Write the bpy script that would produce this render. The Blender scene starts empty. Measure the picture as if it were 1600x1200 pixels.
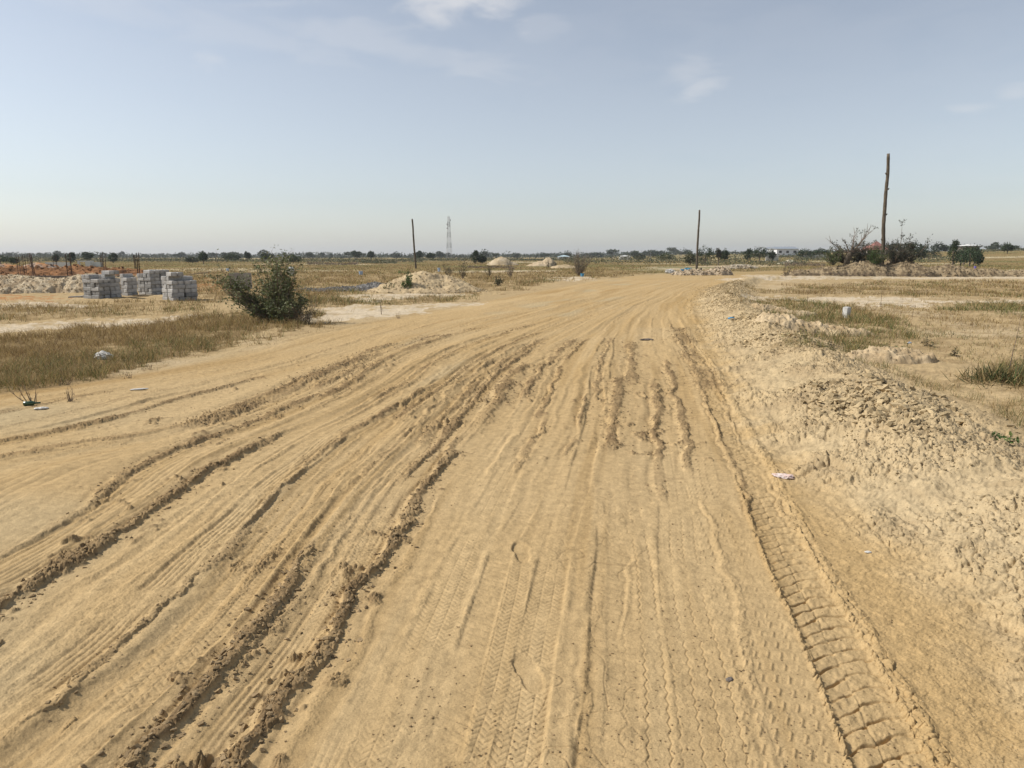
import bpy, bmesh, math, random
import numpy as np
from mathutils import Vector, Matrix, Euler

C = bpy.context.scene
random.seed(7)
rng = np.random.default_rng(7)
R = math.radians

# ------------------------------------------------------------------ camera
FPX = 1111.0                    # focal length in pixels of a 1600 wide frame
PITCH = R(10.2)
CAMH = 1.6
cam_d = bpy.data.cameras.new('camera')
cam = bpy.data.objects.new('camera', cam_d)
C.collection.objects.link(cam)
cam.location = (0, 0, CAMH)
cam.rotation_euler = (R(90) - PITCH, 0, 0)
cam_d.sensor_width = 36.0
cam_d.lens = 36.0 * FPX / 1600.0
cam_d.clip_start = 0.05
cam_d.clip_end = 12000
C.camera = cam

# ------------------------------------------------------------------ light
SUN_AZ, SUN_EL = R(-86), R(46)          # from +Y, towards the left; height
sd = Vector((math.sin(SUN_AZ) * math.cos(SUN_EL), math.cos(SUN_AZ) * math.cos(SUN_EL), math.sin(SUN_EL)))
sun_d = bpy.data.lights.new('sun', 'SUN')
sun_d.energy = 5.0
sun_d.angle = R(0.6)
sun_d.color = (1.0, 0.94, 0.85)
sun = bpy.data.objects.new('sun', sun_d)
C.collection.objects.link(sun)
sun.rotation_euler = sd.to_track_quat('Z', 'Y').to_euler()

world = bpy.data.worlds.new('World')
C.world = world
world.use_nodes = True
nt = world.node_tree
nt.nodes.clear()
N, L = nt.nodes, nt.links
out = N.new('ShaderNodeOutputWorld')
bg = N.new('ShaderNodeBackground')
bg.inputs['Strength'].default_value = 0.136
sky = N.new('ShaderNodeTexSky')
sky.sky_type = 'NISHITA'
sky.sun_disc = False
sky.sun_elevation = SUN_EL
sky.sun_rotation = SUN_AZ
sky.air_density = 1.0
sky.dust_density = 0.75
sky.ozone_density = 1.5
sky.altitude = 0
hs = N.new('ShaderNodeHueSaturation')
hs.inputs['Saturation'].default_value = 0.56
hs.inputs['Value'].default_value = 0.95
L.new(sky.outputs[0], hs.inputs['Color'])


def wmath(op, a, b=None, c=None):
    n = N.new('ShaderNodeMath'); n.operation = op
    for i, v in enumerate((a, b, c)):
        if v is None: continue
        if isinstance(v, (int, float)): n.inputs[i].default_value = v
        else: L.new(v, n.inputs[i])
    return n.outputs[0]


tcn = N.new('ShaderNodeTexCoord')
sepn = N.new('ShaderNodeSeparateXYZ')
L.new(tcn.outputs['Generated'], sepn.inputs[0])
az = wmath('ARCTAN2', sepn.outputs[0], sepn.outputs[1])
el = wmath('ARCSINE', sepn.outputs[2])
# thin clouds: a cluster of soft wisps at fixed compass directions
cmb = N.new('ShaderNodeCombineXYZ')
L.new(az, cmb.inputs[0]); L.new(wmath('MULTIPLY', el, 3.2), cmb.inputs[1])
nz = N.new('ShaderNodeTexNoise')
nz.inputs['Scale'].default_value = 9.0; nz.inputs['Detail'].default_value = 7.0; nz.inputs['Roughness'].default_value = 0.55
nz.inputs['Distortion'].default_value = 0.6
L.new(cmb.outputs[0], nz.inputs['Vector'])
nz2 = N.new('ShaderNodeTexNoise')
nz2.inputs['Scale'].default_value = 2.2; nz2.inputs['Detail'].default_value = 3.0
L.new(cmb.outputs[0], nz2.inputs['Vector'])


def skydir(px, py):
    u = px - 800; v = py - 600
    d = Vector((u, FPX * math.cos(PITCH) - v * math.sin(PITCH), -FPX * math.sin(PITCH) - v * math.cos(PITCH))).normalized()
    return math.atan2(d.x, d.y), math.asin(d.z)


cl = None
for px, py, ra, rb, tilt, s, th in ((712, 2, 0.095, 0.034, 0.0, .6, 0.40), (845, 38, 0.045, 0.022, 0.1, 0.14, 0.42),
                                    (600, 72, 0.20, 0.022, -0.16, 0.20, 0.34), (330, 45, 0.26, 0.022, -0.10, 0.15, 0.36), (330, 92, 0.03, 0.014, 0.0, 0.25, 0.36),
                                    (1090, 138, 0.036, 0.014, 0.25, 0.34, 0.38), (1070, 120, 0.055, 0.03, 0.1, 0.22, 0.40),
                                    (1512, 172, 0.032, 0.010, 0.0, 0.24, 0.36), (1585, 145, 0.022, 0.009, 0.0, 0.24, 0.36), (700, 200, 0.9, 0.12, 0, 0.05, 0.25)):
    a0, e0 = skydir(px, py)
    da = wmath('SUBTRACT', az, a0); de = wmath('SUBTRACT', el, e0)
    ca, sa = math.cos(tilt), math.sin(tilt)
    p = wmath('MULTIPLY', wmath('ADD', wmath('MULTIPLY', da, ca), wmath('MULTIPLY', de, sa)), 1 / ra)
    q = wmath('MULTIPLY', wmath('SUBTRACT', wmath('MULTIPLY', de, ca), wmath('MULTIPLY', da, sa)), 1 / rb)
    r2 = wmath('SQRT', wmath('ADD', wmath('MULTIPLY', p, p), wmath('MULTIPLY', q, q)))
    # noise + falloff, then a soft threshold
    val = wmath('SUBTRACT', wmath('ADD', wmath('SUBTRACT', nz.outputs[0], th), 0.26), wmath('MULTIPLY', r2, 0.30))
    mr = N.new('ShaderNodeMapRange'); mr.interpolation_type = 'SMOOTHSTEP'
    L.new(val, mr.inputs['Value'])
    mr.inputs['From Min'].default_value = 0.0; mr.inputs['From Max'].default_value = 0.36
    mr.inputs['To Min'].default_value = 0.0; mr.inputs['To Max'].default_value = s
    cl = mr.outputs[0] if cl is None else wmath('MAXIMUM', cl, mr.outputs[0])
mx = N.new('ShaderNodeMix'); mx.data_type = 'RGBA'
L.new(cl, mx.inputs['Factor'])
L.new(hs.outputs[0], mx.inputs['A'])
mx.inputs['B'].default_value = (6.2, 6.1, 6.1, 1)
L.new(mx.outputs['Result'], bg.inputs['Color'])
L.new(bg.outputs[0], out.inputs['Surface'])

C.view_settings.view_transform = 'Standard'
C.view_settings.look = 'None'
C.view_settings.exposure = 0.0
C.view_settings.gamma = 1.0
C.view_settings.use_curve_mapping = False
C.render.engine = 'CYCLES'
C.cycles.max_bounces = 6
C.cycles.diffuse_bounces = 3
C.cycles.volume_bounces = 0
C.cycles.use_denoising = True
C.cycles.denoising_input_passes = 'RGB_ALBEDO_NORMAL'


# ------------------------------------------------------------------ pixel of the photograph <-> point on the ground
def G(px, py, z=0.0):
    u, v = px - 800.0, py - 600.0
    dy = FPX * math.cos(PITCH) - v * math.sin(PITCH)
    dz = -FPX * math.sin(PITCH) - v * math.cos(PITCH)
    t = (z - CAMH) / dz
    return (u * t, dy * t)


def XW(px, Y, z=0.0):
    """x of image column px at distance Y and height z"""
    zc = Y * math.cos(PITCH) + (CAMH - z) * math.sin(PITCH)
    return (px - 800.0) * zc / FPX


def ZW(py, Y):
    v = py - 600.0
    return CAMH + Y * (-FPX * math.sin(PITCH) - v * math.cos(PITCH)) / (FPX * math.cos(PITCH) - v * math.sin(PITCH))


# ------------------------------------------------------------------ noise
def h2(ix, iy, seed):
    a = (ix.astype(np.int64) * 374761393 + iy.astype(np.int64) * 668265263 + seed * 2147483647) & 0xFFFFFFFF
    a = ((a ^ (a >> 13)) * 1274126177) & 0xFFFFFFFF
    a = ((a ^ (a >> 15)) * 2246822519) & 0xFFFFFFFF
    a = a ^ (a >> 16)
    return (a & 0xFFFFFF) / float(0xFFFFFF)


def vn(x, y, seed=0):
    ix, iy = np.floor(x), np.floor(y)
    fx, fy = x - ix, y - iy
    ux = fx * fx * fx * (fx * (fx * 6 - 15) + 10); uy = fy * fy * fy * (fy * (fy * 6 - 15) + 10)
    a = h2(ix, iy, seed); b = h2(ix + 1, iy, seed); c = h2(ix, iy + 1, seed); d = h2(ix + 1, iy + 1, seed)
    return ((a + (b - a) * ux) * (1 - uy) + (c + (d - c) * ux) * uy) * 2 - 1


def fbm(x, y, o=4, seed=0, g=0.5):
    s = 0; a = 1; t = 0
    for i in range(o):
        s = s + a * vn(x * 2 ** i + 17.3 * i, y * 2 ** i - 9.1 * i, seed + i); t += a; a *= g
    return s / t


def worley(x, y, seed=0):
    ix, iy = np.floor(x), np.floor(y)
    f1 = np.full(x.shape, 9.0); f2 = np.full(x.shape, 9.0)
    rr = np.zeros(x.shape); dx1 = np.zeros(x.shape); dy1 = np.zeros(x.shape)
    for i in (-1, 0, 1):
        for j in (-1, 0, 1):
            cx, cy = ix + i, iy + j
            px = cx + 0.1 + 0.8 * h2(cx, cy, seed); py = cy + 0.1 + 0.8 * h2(cx, cy, seed + 1)
            dx, dy = x - px, y - py
            d = np.sqrt(dx * dx + dy * dy)
            m = d < f1
            f2 = np.where(m, f1, np.minimum(f2, d))
            f1 = np.where(m, d, f1)
            rr = np.where(m, h2(cx, cy, seed + 2), rr); dx1 = np.where(m, dx, dx1); dy1 = np.where(m, dy, dy1)
    return f1, f2, rr, dx1, dy1


def sst(a, b, x):
    t = np.clip((x - a) / (b - a), 0, 1)
    return t * t * (3 - 2 * t)


def plates(x, y, seed):
    """broken crust: tilted angular plates with gaps, 0..1"""
    f1, f2, r, dx, dy = worley(x, y, seed)
    a = r * 6.283
    e = sst(0.0, 0.16, f2 - f1)
    return e * (0.25 + 0.75 * ((r * 7.77) % 1.0)) + e * 0.75 * (dx * np.cos(a) + dy * np.sin(a))


def pip(x, y, poly):
    inside = np.zeros(x.shape, bool)
    n = len(poly)
    for i in range(n):
        x0, y0 = poly[i]; x1, y1 = poly[(i + 1) % n]
        if y0 == y1: continue
        c = ((y0 > y) != (y1 > y)) & (x < (x1 - x0) * (y - y0) / (y1 - y0) + x0)
        inside ^= c
    return inside


# ------------------------------------------------------------------ the family of wheel tracks, left verge to right verge
rows = {
    0: [(620, 0 - 40), (590, 200), (560, 370), (530, 470), (510, 550), (490, 660), (470, 770), (455, 850), (440, 930), (430, 1000)],
    1: [(720, -60), (690, 150), (670, 250), (645, 340), (620, 410), (590, 470), (570, 530), (550, 570), (525, 650), (505, 710), (485, 800), (465, 880), (450, 930), (437, 1000)],
    2: [(900, -60), (800, 130), (735, 200), (700, 275), (665, 380), (640, 440), (615, 500), (590, 550), (555, 600), (530, 670), (510, 740), (490, 815), (470, 895), (455, 945), (440, 1020)],
    3: [(1000, -80), (935, 0), (850, 150), (780, 265), (720, 350), (680, 430), (640, 530), (600, 600), (570, 640), (545, 690), (520, 765), (500, 830), (480, 900), (465, 950), (450, 1010), (438, 1050)],
    4: [(1200, -60), (1100, 80), (1000, 210), (850, 360), (750, 450), (680, 540), (640, 610), (600, 675), (570, 715), (540, 770), (510, 850), (490, 905), (475, 945), (455, 1005), (440, 1055)],
    5: [(1200, 205), (1000, 385), (850, 490), (750, 570), (680, 640), (620, 700), (570, 760), (540, 810), (510, 880), (490, 930), (475, 965), (455, 1022), (440, 1068)],
    6: [(1200, 370), (1000, 510), (850, 605), (750, 668), (680, 725), (620, 775), (590, 790), (570, 815), (540, 855), (510, 915), (490, 955), (475, 982), (455, 1034), (440, 1078), (428, 1140)],
    7: [(1200, 690), (1000, 745), (850, 790), (750, 828), (680, 868), (620, 888), (570, 905), (530, 930), (500, 960), (475, 998), (455, 1046), (440, 1086), (428, 1150)],
    8: [(1200, 1000), (1000, 995), (850, 990), (750, 985), (680, 985), (620, 992), (570, 985), (530, 985), (500, 998), (475, 1018), (455, 1058), (440, 1095), (428, 1158)],
    9: [(1200, 1392), (1000, 1300), (900, 1245), (850, 1222), (750, 1180), (680, 1145), (620, 1115), (570, 1095), (530, 1068), (500, 1050), (475, 1048), (455, 1075), (440, 1108), (428, 1168)],
    10: [(1200, 1740), (1000, 1640), (900, 1500), (830, 1380), (760, 1300), (680, 1230), (600, 1170), (540, 1130), (490, 1100), (470, 1095), (450, 1110), (436, 1150), (428, 1190)],
}
YT = np.exp(np.linspace(math.log(0.8), math.log(140), 900))
XT = []
for k in range(11):
    pts = sorted([(G(px, py)[1], G(px, py)[0]) for py, px in rows[k]])
    ys = np.array([p[0] for p in pts]); xs = np.array([p[1] for p in pts])
    v = np.interp(np.log(YT), np.log(ys), xs)
    s0 = (xs[1] - xs[0]) / (ys[1] - ys[0]); v = np.where(YT < ys[0], xs[0] + np.clip(s0, -.3, .3) * (YT - ys[0]), v)
    v = np.where(YT > ys[-1], xs[-1] + 1.0 * (YT - ys[-1]), v)
    kk = np.exp(-0.5 * (np.arange(-18, 19) / 7.0) ** 2); kk /= kk.sum()
    v = np.convolve(np.pad(v, 18, mode='edge'), kk, 'valid')
    XT.append(v)
for k in range(1, 11):
    XT[k] = np.maximum(XT[k], XT[k - 1] + 0.25)
XT = np.array(XT)


def track_x(tc, y):
    k = int(min(max(math.floor(tc), 0), 9)); f = tc - k
    return np.interp(y, YT, XT[k] * (1 - f) + XT[k + 1] * f)


def track_s(tc):
    k = int(min(max(math.floor(tc), 0), 9)); f = tc - k
    xx = XT[k] * (1 - f) + XT[k + 1] * f
    ds = np.sqrt(np.diff(xx) ** 2 + np.diff(YT) ** 2)
    slope = np.gradient(xx, YT)
    return np.concatenate([[0], np.cumsum(ds)]), slope


def road_t(x, y):
    t = np.zeros(x.shape)
    prev = np.interp(y, YT, XT[0])
    x0 = prev
    for k in range(1, 11):
        cur = np.interp(y, YT, XT[k])
        t += np.clip((x - prev) / (cur - prev), 0, 1)
        prev = cur
    t += np.minimum((x - x0) / 0.8, 0) + np.maximum((x - prev) / 0.8, 0)
    return t, x - x0, x - prev          # t, metres right of the left verge, metres right of the right verge


RIDGES = [  # (t, half width m, height m, near Y, far Y)
    (3.0, .075, .055, 2.3, 6.3), (2.0, .08, .045, 3.2, 8.5), (1.0, .10, .035, 5.0, 14), (1.25, .22, .05, 6.6, 11.5), (1.75, .12, .035, 8.5, 15.5),
    (5.0, .07, .055, 1.2, 3.7), (5.12, .10, .03, 2.4, 3.2), (6.0, .06, .055, 1.2, 6.2), (6.05, .13, .055, 6.0, 10.5), (6.4, .09, .035, 8.0, 14), (5.3, .07, .03, 6, 14),
    (4.0, .05, .032, 1.6, 9), (4.55, .045, .022, 2, 8), (5.5, .045, .022, 3.2, 9), (3.5, .05, .022, 5, 12), (4.9, .06, .025, 4.5, 11),
    (7.25, .06, .035, 5.6, 8.2), (6.8, .06, .03, 5.2, 8.0), (7.75, .10, .045, 5.7, 9.5), (8.25, .07, .04, 4.6, 9.5), (8.5, .06, .035, 5.2, 11), (8.0, .12, .03, 9, 13.5),
    (8.55, .03, .020, 1.3, 4.6), (7.72, .035, .018, 2.0, 3.4), (7.95, .025, .014, 2.8, 4.6), (9.0, .23, .03, 8.5, 16), (2.6, .05, .02, 6, 11), (0.55, .07, .02, 6, 17), (0.2, .08, .015, 8, 20),
    (.75, .08, .035, 5.2, 9.5), (.35, .06, .03, 5.5, 8.5), (5.6, .07, .04, 5, 13), (6.7, .06, .035, 7, 14), (4.4, .06, .035, 7, 15), (3.4, .07, .03, 8, 17), (2.2, .09, .035, 8, 16), (7.4, .06, .03, 8, 14), (8.9, .05, .03, 9, 14), (8.86, .03, .030, 4.2, 17), (9.11, .028, .026, 4.0, 16), (1.5, .06, .022, 12, 24), (3.1, .06, .02, 12, 26), (0.8, .06, .022, 14, 26), (4.2, .05, .02, 14, 28), (2.3, .06, .022, 14, 28), (9.6, .05, .02, 14, 30), (7.0, .05, .02, 15, 30),
]
TREADS = [  # (t, half width, pattern, near, far, depth)
    (9.0, .140, 'lug', 1.0, 20, .007), (8.60, .13, 'tick', 1.0, 8, .006), (8.33, .11, 'zig', 1.0, 9, .008), (7.93, .12, 'zig', 1.0, 6, .008),
    (7.42, .085, 'car', 1.0, 12, .012), (7.1, .08, 'car', 1.0, 4, .006), (6.28, .13, 'bar', 1.0, 9, .010), (6.72, .09, 'car', 1.0, 8, .010),
    (5.55, .10, 'bar', 1.2, 9, .008), (5.8, .08, 'car', 3, 12, .010), (4.5, .11, 'car', 1.5, 10, .008), (3.5, .10, 'bar', 2.3, 14, .014), (3.78, .08, 'line', 2.3, 14, .008),
    (4.25, .09, 'bar', 4, 16, .012), (2.45, .13, 'line', 3, 7, .012), (1.6, .24, 'line', 3.2, 8, .014), (1.45, .12, 'bar', 8, 20, .02), (2.6, .13, 'bar', 8, 22, .02), (4.8, .1, 'bar', 7, 20, .015),
    (0.7, .13, 'line', 5, 20, .018), (0.35, .12, 'line', 5, 22, .016), (7.7, .1, 'bar', 6, 18, .012), (8.8, .1, 'bar', 5, 14, .008), (6.55, .1, 'bar', 7, 18, .014),
    (3.3, .12, 'line', 9, 26, .014), (5.3, .12, 'line', 10, 28, .014), (8.5, .12, 'line', 12, 30, .014)]
_r = random.Random(11)
for _k in range(20):
    _tc = _r.uniform(.2, 8.4)
    if any(abs(_tc - t[0]) < .04 for t in TREADS): continue
    _a = _r.choice((1.5, 3, 5, 8, 12)); TREADS.append((_tc, _r.uniform(.06, .12), _r.choice(('line', 'bar', 'bar', 'car', 'line')), _a, _a * _r.uniform(2, 3.4), _r.uniform(.007, .014)))
for _k in range(46):
    _tc = _r.uniform(.1, 6.6); _a = _r.choice((1.3, 2, 3, 5, 7, 10, 13)); RIDGES.append((_tc, _r.uniform(.025, .05), _r.uniform(.010, .022), _a, _a * _r.uniform(1.8, 3)))
FEET = [(815, 862, .1, 0), (752, 945, -.15, 1), (826, 1050, .25, 0), (1360, 1010, .6, 1)]
TRS = {tc: track_s(tc) for tc in set([t[0] for t in TREADS] + [r[0] for r in RIDGES])}


def rise(x, y):
    return 3.5 * sst(50, 190, x) * sst(75, 220, y) + 0.10 * fbm(x * 0.05, y * 0.05, 2, 91) * sst(14, 50, np.abs(y))


def poly(*p):
    return [G(a, b) for a, b in p]


ZONES = [  # polygon, density, blade height, mix (0 straw .. 1 green), litter
    (poly((-300, 660), (0, 610), (120, 588), (250, 562), (330, 547), (420, 518), (500, 508), (480, 495), (330, 490), (200, 505), (0, 530), (-300, 545)), 1.0, .20, .20, .9),
    (poly((-200, 640), (0, 612), (120, 598), (100, 575), (0, 575), (-200, 590)), 1.0, .22, .55, .9),
    (poly((-400, 500), (0, 502), (200, 495), (340, 485), (335, 470), (300, 474), (110, 474), (0, 476), (-400, 478)), .60, .2, .25, .6),
    (poly((-400, 476), (0, 474), (130, 474), (180, 470), (250, 472), (330, 470), (340, 480), (-400, 484)), .55, .2, .1, .6),
    (poly((1150, 462), (1400, 462), (1900, 470), (1900, 640), (1440, 570), (1300, 520)), .20, .08, .2, .25),
    (poly((485, 507), (545, 500), (552, 490), (490, 484)), .30, .28, .05, .2),
    (poly((450, 480), (540, 481), (542, 455), (480, 446), (430, 452)), .8, .28, .35, .7),
    (poly((530, 478), (700, 471), (765, 461), (640, 467), (530, 466)), .75, .2, .6, .7),
    (poly((-600, 470), (0, 436), (330, 466), (440, 470), (560, 446), (740, 462), (830, 446), (1000, 429), (1080, 423), (1060, 409), (800, 405.5), (0, 405.5), (-600, 405.5)), .62, .26, .22, .72),
    (poly((560, 424), (1000, 419), (1060, 410), (900, 406), (560, 406)), .5, .4, .45, .5),
    (poly((1160, 472), (1250, 466), (1330, 478), (1420, 508), (1442, 530), (1330, 553), (1290, 545), (1200, 500)), .85, .2, .48, .6),
    (poly((1222, 545), (1290, 550), (1335, 566), (1250, 574)), .8, .12, .8, .5),
    (poly((1365, 576), (1450, 603), (1540, 642), (1600, 672), (1800, 760), (1800, 690), (1600, 626), (1530, 607), (1460, 592), (1405, 573)), .55, .13, .8, .35),
    (poly((1528, 600), (1540, 578), (1580, 572), (1800, 570), (1800, 620)), 1.0, .28, .8, .6),
    (poly((1150, 452), (1400, 439), (1900, 442), (1900, 471), (1500, 463), (1160, 458)), .7, .2, .3, .55),
    (poly((1480, 482), (1550, 472), (1900, 470), (1900, 507), (1560, 496)), .85, .2, .6, .6),
    (poly((1390, 480), (1900, 500), (1900, 680), (1600, 640), (1440, 560)), .36, .09, .3, .35),
    (poly((1200, 480), (1380, 462), (1900, 470), (1900, 520), (1500, 520), (1300, 500)), .42, .12, .3, .4),
    (poly((1240, 421), (1500, 418), (1900, 424), (2200, 404), (1250, 404)), .65, .3, .15, .75),
    (poly((1080, 422), (1110, 412), (1250, 409), (1250, 419), (1180, 424)), .6, .3, .3, .6),
    (poly((-200, 680), (0, 640), (250, 575), (420, 540), (540, 505), (500, 505), (330, 545), (0, 610), (-200, 640)), .26, .07, .15, .2),
]
BARE = [  # pale bare patches
    poly((480, 503), (640, 491), (745, 470), (640, 476), (545, 478), (468, 489)), poly((560, 471), (720, 462), (715, 455), (600, 459), (540, 462)),
    poly((-300, 534), (0, 520), (200, 507), (330, 492), (200, 497), (0, 506), (-300, 512)), poly((690, 426), (860, 424), (860, 421.5), (690, 423)),
    poly((860, 436), (890, 431), (925, 434), (880, 442)), poly((990, 418), (1180, 414), (1240, 416), (1100, 422), (1000, 423)),
    poly((1130, 440), (1240, 436), (1900, 436), (1900, 431), (1450, 430), (1240, 430), (1160, 430)), poly((1460, 473), (1600, 474), (1900, 478), (1900, 471), (1480, 468)),
    poly((-400, 482), (0, 478), (130, 480), (150, 474), (0, 474), (-400, 474)), poly((1160, 466), (1350, 463), (1480, 468), (1400, 478), (1250, 472)),
]
ORANGE = [poly((-400, 478), (0, 470), (60, 472), (110, 466), (60, 462), (-400, 462)), poly((-400, 440), (0, 436), (230, 434), (240, 418), (0, 414), (-400, 412)), poly((296, 455), (350, 456), (372, 440), (300, 434))]


def zone_fields(x, y):
    d = np.abs(y) + 1
    wx = x + 0.045 * d * fbm(x * 0.9, y * 0.5, 3, 5) + .02 * d * fbm(x * 5, y * 5, 3, 7); wy = y + 0.05 * d * fbm(x * 0.8 + 40, y * 0.5, 3, 6) + .045 * d * fbm(x * 4 + 9, y * 4, 3, 8)
    dens = np.zeros(x.shape); hgt = np.full(x.shape, .15); mixg = np.full(x.shape, .3); lit = np.zeros(x.shape)
    for p, de, hh, mg, li in ZONES:
        m = pip(wx, wy, p)
        up = m & (de > dens)
        dens = np.where(up, de, dens); hgt = np.where(up, hh, hgt); mixg = np.where(up, mg, mixg); lit = np.where(up, li, lit)
    far = (y > 75) | (y < -2) | ((np.abs(x) > 60))
    dens = np.where(far & (dens < .4), .45, dens); lit = np.where(far & (lit < .5), .6, lit); hgt = np.where(far, .3, hgt); mixg = np.where(far & (dens < .46), .35, mixg)
    bare = np.zeros(x.shape, bool)
    for p in BARE: bare |= pip(wx, wy, p)
    dens = np.where(bare, dens * .08, dens); lit = np.where(bare, 0, lit)
    org = np.zeros(x.shape, bool)
    for p in ORANGE: org |= pip(wx, wy, p)
    return dens, hgt, mixg, lit, bare, org


def mixc(c, new, f):
    return c + (np.array(new)[None, :] - c) * f[:, None]


def ground(x, y, colour=True):
    z = rise(x, y)
    t, xl, xr = road_t(x, y)
    onroad = sst(-.5, .2, xl) * sst(.35, -.15, xr) * (y > -4) * (y < 95)
    z = z + 0.018 * fbm(x * 1.3, y * 0.9, 3, 11) * (1 - .5 * onroad)
    near = (y < 34) & (y > 0.8) & (xl > -1.2) & (xr < 0.6)
    zn = np.zeros(x.shape); damp_shade = np.zeros(x.shape); smoothm = np.zeros(x.shape)
    if near.any():
        X, Y, T = x[near], y[near], t[near]
        ed = sst(-1.1, 0.2, xl[near]) * sst(.5, 0, xr[near])
        D = vn(X * 2.2, Y * 2.2, 31) * .06            # wander
        q = T + D * .6
        zz = .017 * vn(q * 2.3, Y * .16, 21) + .011 * vn(q * 5.1 + 3, Y * .25, 22) + .006 * vn(q * 11 + 7, Y * .5, 23) + .0028 * vn(q * 26, Y * 1.2, 24)
        zz = zz * (1 - .5 * sst(5.7, 6.7, T) * sst(7, 4, Y))
        lumps = fbm(X * 9, Y * 9, 4, 25)
        fine = fbm(X * 45, Y * 45, 3, 26)
        zz += .0042 * lumps + .0016 * fine
        rgh = sst(-.5, .5, fbm(X * 1.1, Y * .8, 3, 27))
        grain = (.0034 * fbm(X * 85, Y * 85, 3, 28, .7) * sst(9, 3, Y) + .0055 * fbm(X * 22, Y * 22, 4, 29, .62)) * (.30 + .9 * rgh) * (1 - .55 * sst(5.6, 6.6, T) * sst(9.4, 9.0, T))
        pm = np.zeros(X.shape); dmp_shade = np.zeros(X.shape)
        P1 = plates((X + .03 * fbm(X * 12, Y * 12, 3, 42)) * 19, Y * 15, 41).clip(-.15, .85); P2 = plates(X * 38 + 5, Y * 34, 44).clip(-.2, .9); P4 = plates((X + .02 * fbm(X * 20, Y * 20, 2, 46)) * 62, Y * 48, 47)
        for tc, w, dep, in [(a[0], a[1], a[5]) for a in TREADS]:
            pass
        for tc, hw, pat, y0, y1, dep in TREADS:
            xc = track_x(tc, Y)
            sel = (np.abs(X - xc) < hw * 1.9) & (Y < y1 + 1) & (Y > y0 - .5)
            if not sel.any(): continue
            xs, ys = X[sel], Y[sel]
            S, sl = TRS[tc]
            slp = np.interp(ys, YT, sl); s = np.interp(ys, YT, S) + (xs - xc[sel]) * slp / np.sqrt(1 + slp ** 2)
            wob = .012 * vn(s * 1.7, s * 0 + tc * 13, 55) + (0 if pat == 'lug' else .055) * vn(s * .45, s * 0 + tc * 17, 56)
            d = (xs - xc[sel]) / np.sqrt(1 + slp ** 2) + wob
            u = d / hw
            inten = sst(y0 - .3, y0 + .2, ys) * sst(y1, y1 * .8, ys)
            if pat != 'lug':
                inten = inten * sst(-.45, .15, vn(s * .55 + tc * 7, s * 0 + tc, 57) + .15) * sst(-.5, .25, fbm(xs * 3.2, ys * 3.2, 3, 570) + .12)
            inside = sst(1.08, .88, np.abs(u))
            berm = np.exp(-((np.abs(u) - 1.22) / .17) ** 2)
            base = -dep * inside + (0 if pat == 'lug' else 1) * dep * .45 * berm * (.3 + .9 * P1[sel].clip(0, 1)) * (.4 + .9 * sst(-.4, .4, vn(s * 3.1, u * 0 + tc, 592)))
            keep = 1 - .75 * inside * inten        # tyres press the loose surface flat
            zs = zz[sel] * keep
            if pat == 'lug':
                lane = np.where(u > -.12, 0.0, .5)
                ph = s / .092 + lane * .35 - .75 * u + .45 * u * u + .12 * vn(s * 9, u * 2, 58) + .10 * vn(s * 2.3, u, 580)
                f = ph - np.floor(ph)
                bar = sst(.0, .09, f) * sst(1.0, .80, f)
                cen = sst(.015, .05, np.abs(u + .12 + .05 * vn(s * 12, s * 0, 3)))
                h = .0125 * (bar * (.75 + .25 * cen) - 1) * (.55 + .6 * sst(-.5, .4, vn(s * 4, u * 1.5, 581))) + .006 * f * bar + .0030 * vn(s * 45, u * 9, 59) + .004 * vn(s * 17, u * 4, 591)
                side = np.exp(-((np.abs(u) - .97) / .12) ** 2)
                h = h + side * (.026 * P2[sel].clip(-.1, 1) + .012 * P4[sel])
                base = base + h * inside + np.exp(-((u - 1.22) / .2) ** 2) * (.016 * P1[sel].clip(0, 1) + .010 * P2[sel] - .004)
            elif pat == 'tick':
                zz_ = u * 2.6 + .22 * np.abs(((s / .085) % 1) * 2 - 1)
                f = zz_ - np.floor(zz_); on = ((s / .085) % 1 < .6)
                base = base + .0055 * sst(.16, .0, np.abs(f - .5)) * on * inside - .003 * sst(.2, 0, np.abs(f - .75)) * on
            elif pat == 'zig':
                zz_ = u * 1.6 + .16 * np.abs(((s / .07) % 1) * 2 - 1)
                f = zz_ - np.floor(zz_)
                base = base - .0065 * sst(.07, .0, np.abs(f - .5)) * inside + .0015 * (f - .5) * inside
            elif pat == 'car':
                zz_ = s / .034 + np.abs(((u * 1.5) % 1) * 2 - 1) * .8
                f = zz_ - np.floor(zz_)
                lg = ((u * 1.5) % 1)
                base = base + inside * (.0042 * sst(.0, .3, f) * sst(1, .62, f) - .003 * sst(.1, 0, np.abs(lg - .5)))
            elif pat == 'bar':
                zz_ = s / .052 + .5 * u + .1 * vn(s * 8, u * 3, 60)
                f = zz_ - np.floor(zz_)
                base = base + inside * .006 * sst(.0, .35, f) * sst(1, .72, f) * (.5 + .5 * sst(-.4, .5, vn(s * 3, u * 2, 61)))
            else:
                zz_ = u * 2.6 + .06 * vn(s * 4, s * 0, 62)
                f = zz_ - np.floor(zz_)
                base = base + inside * (.007 * sst(.0, .2, f) * sst(1, .55, f) - .003)
            zz[sel] = zs + base * (1 if pat == 'lug' else .7) * inten * np.where(inten > 0, 1, 0)
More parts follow.
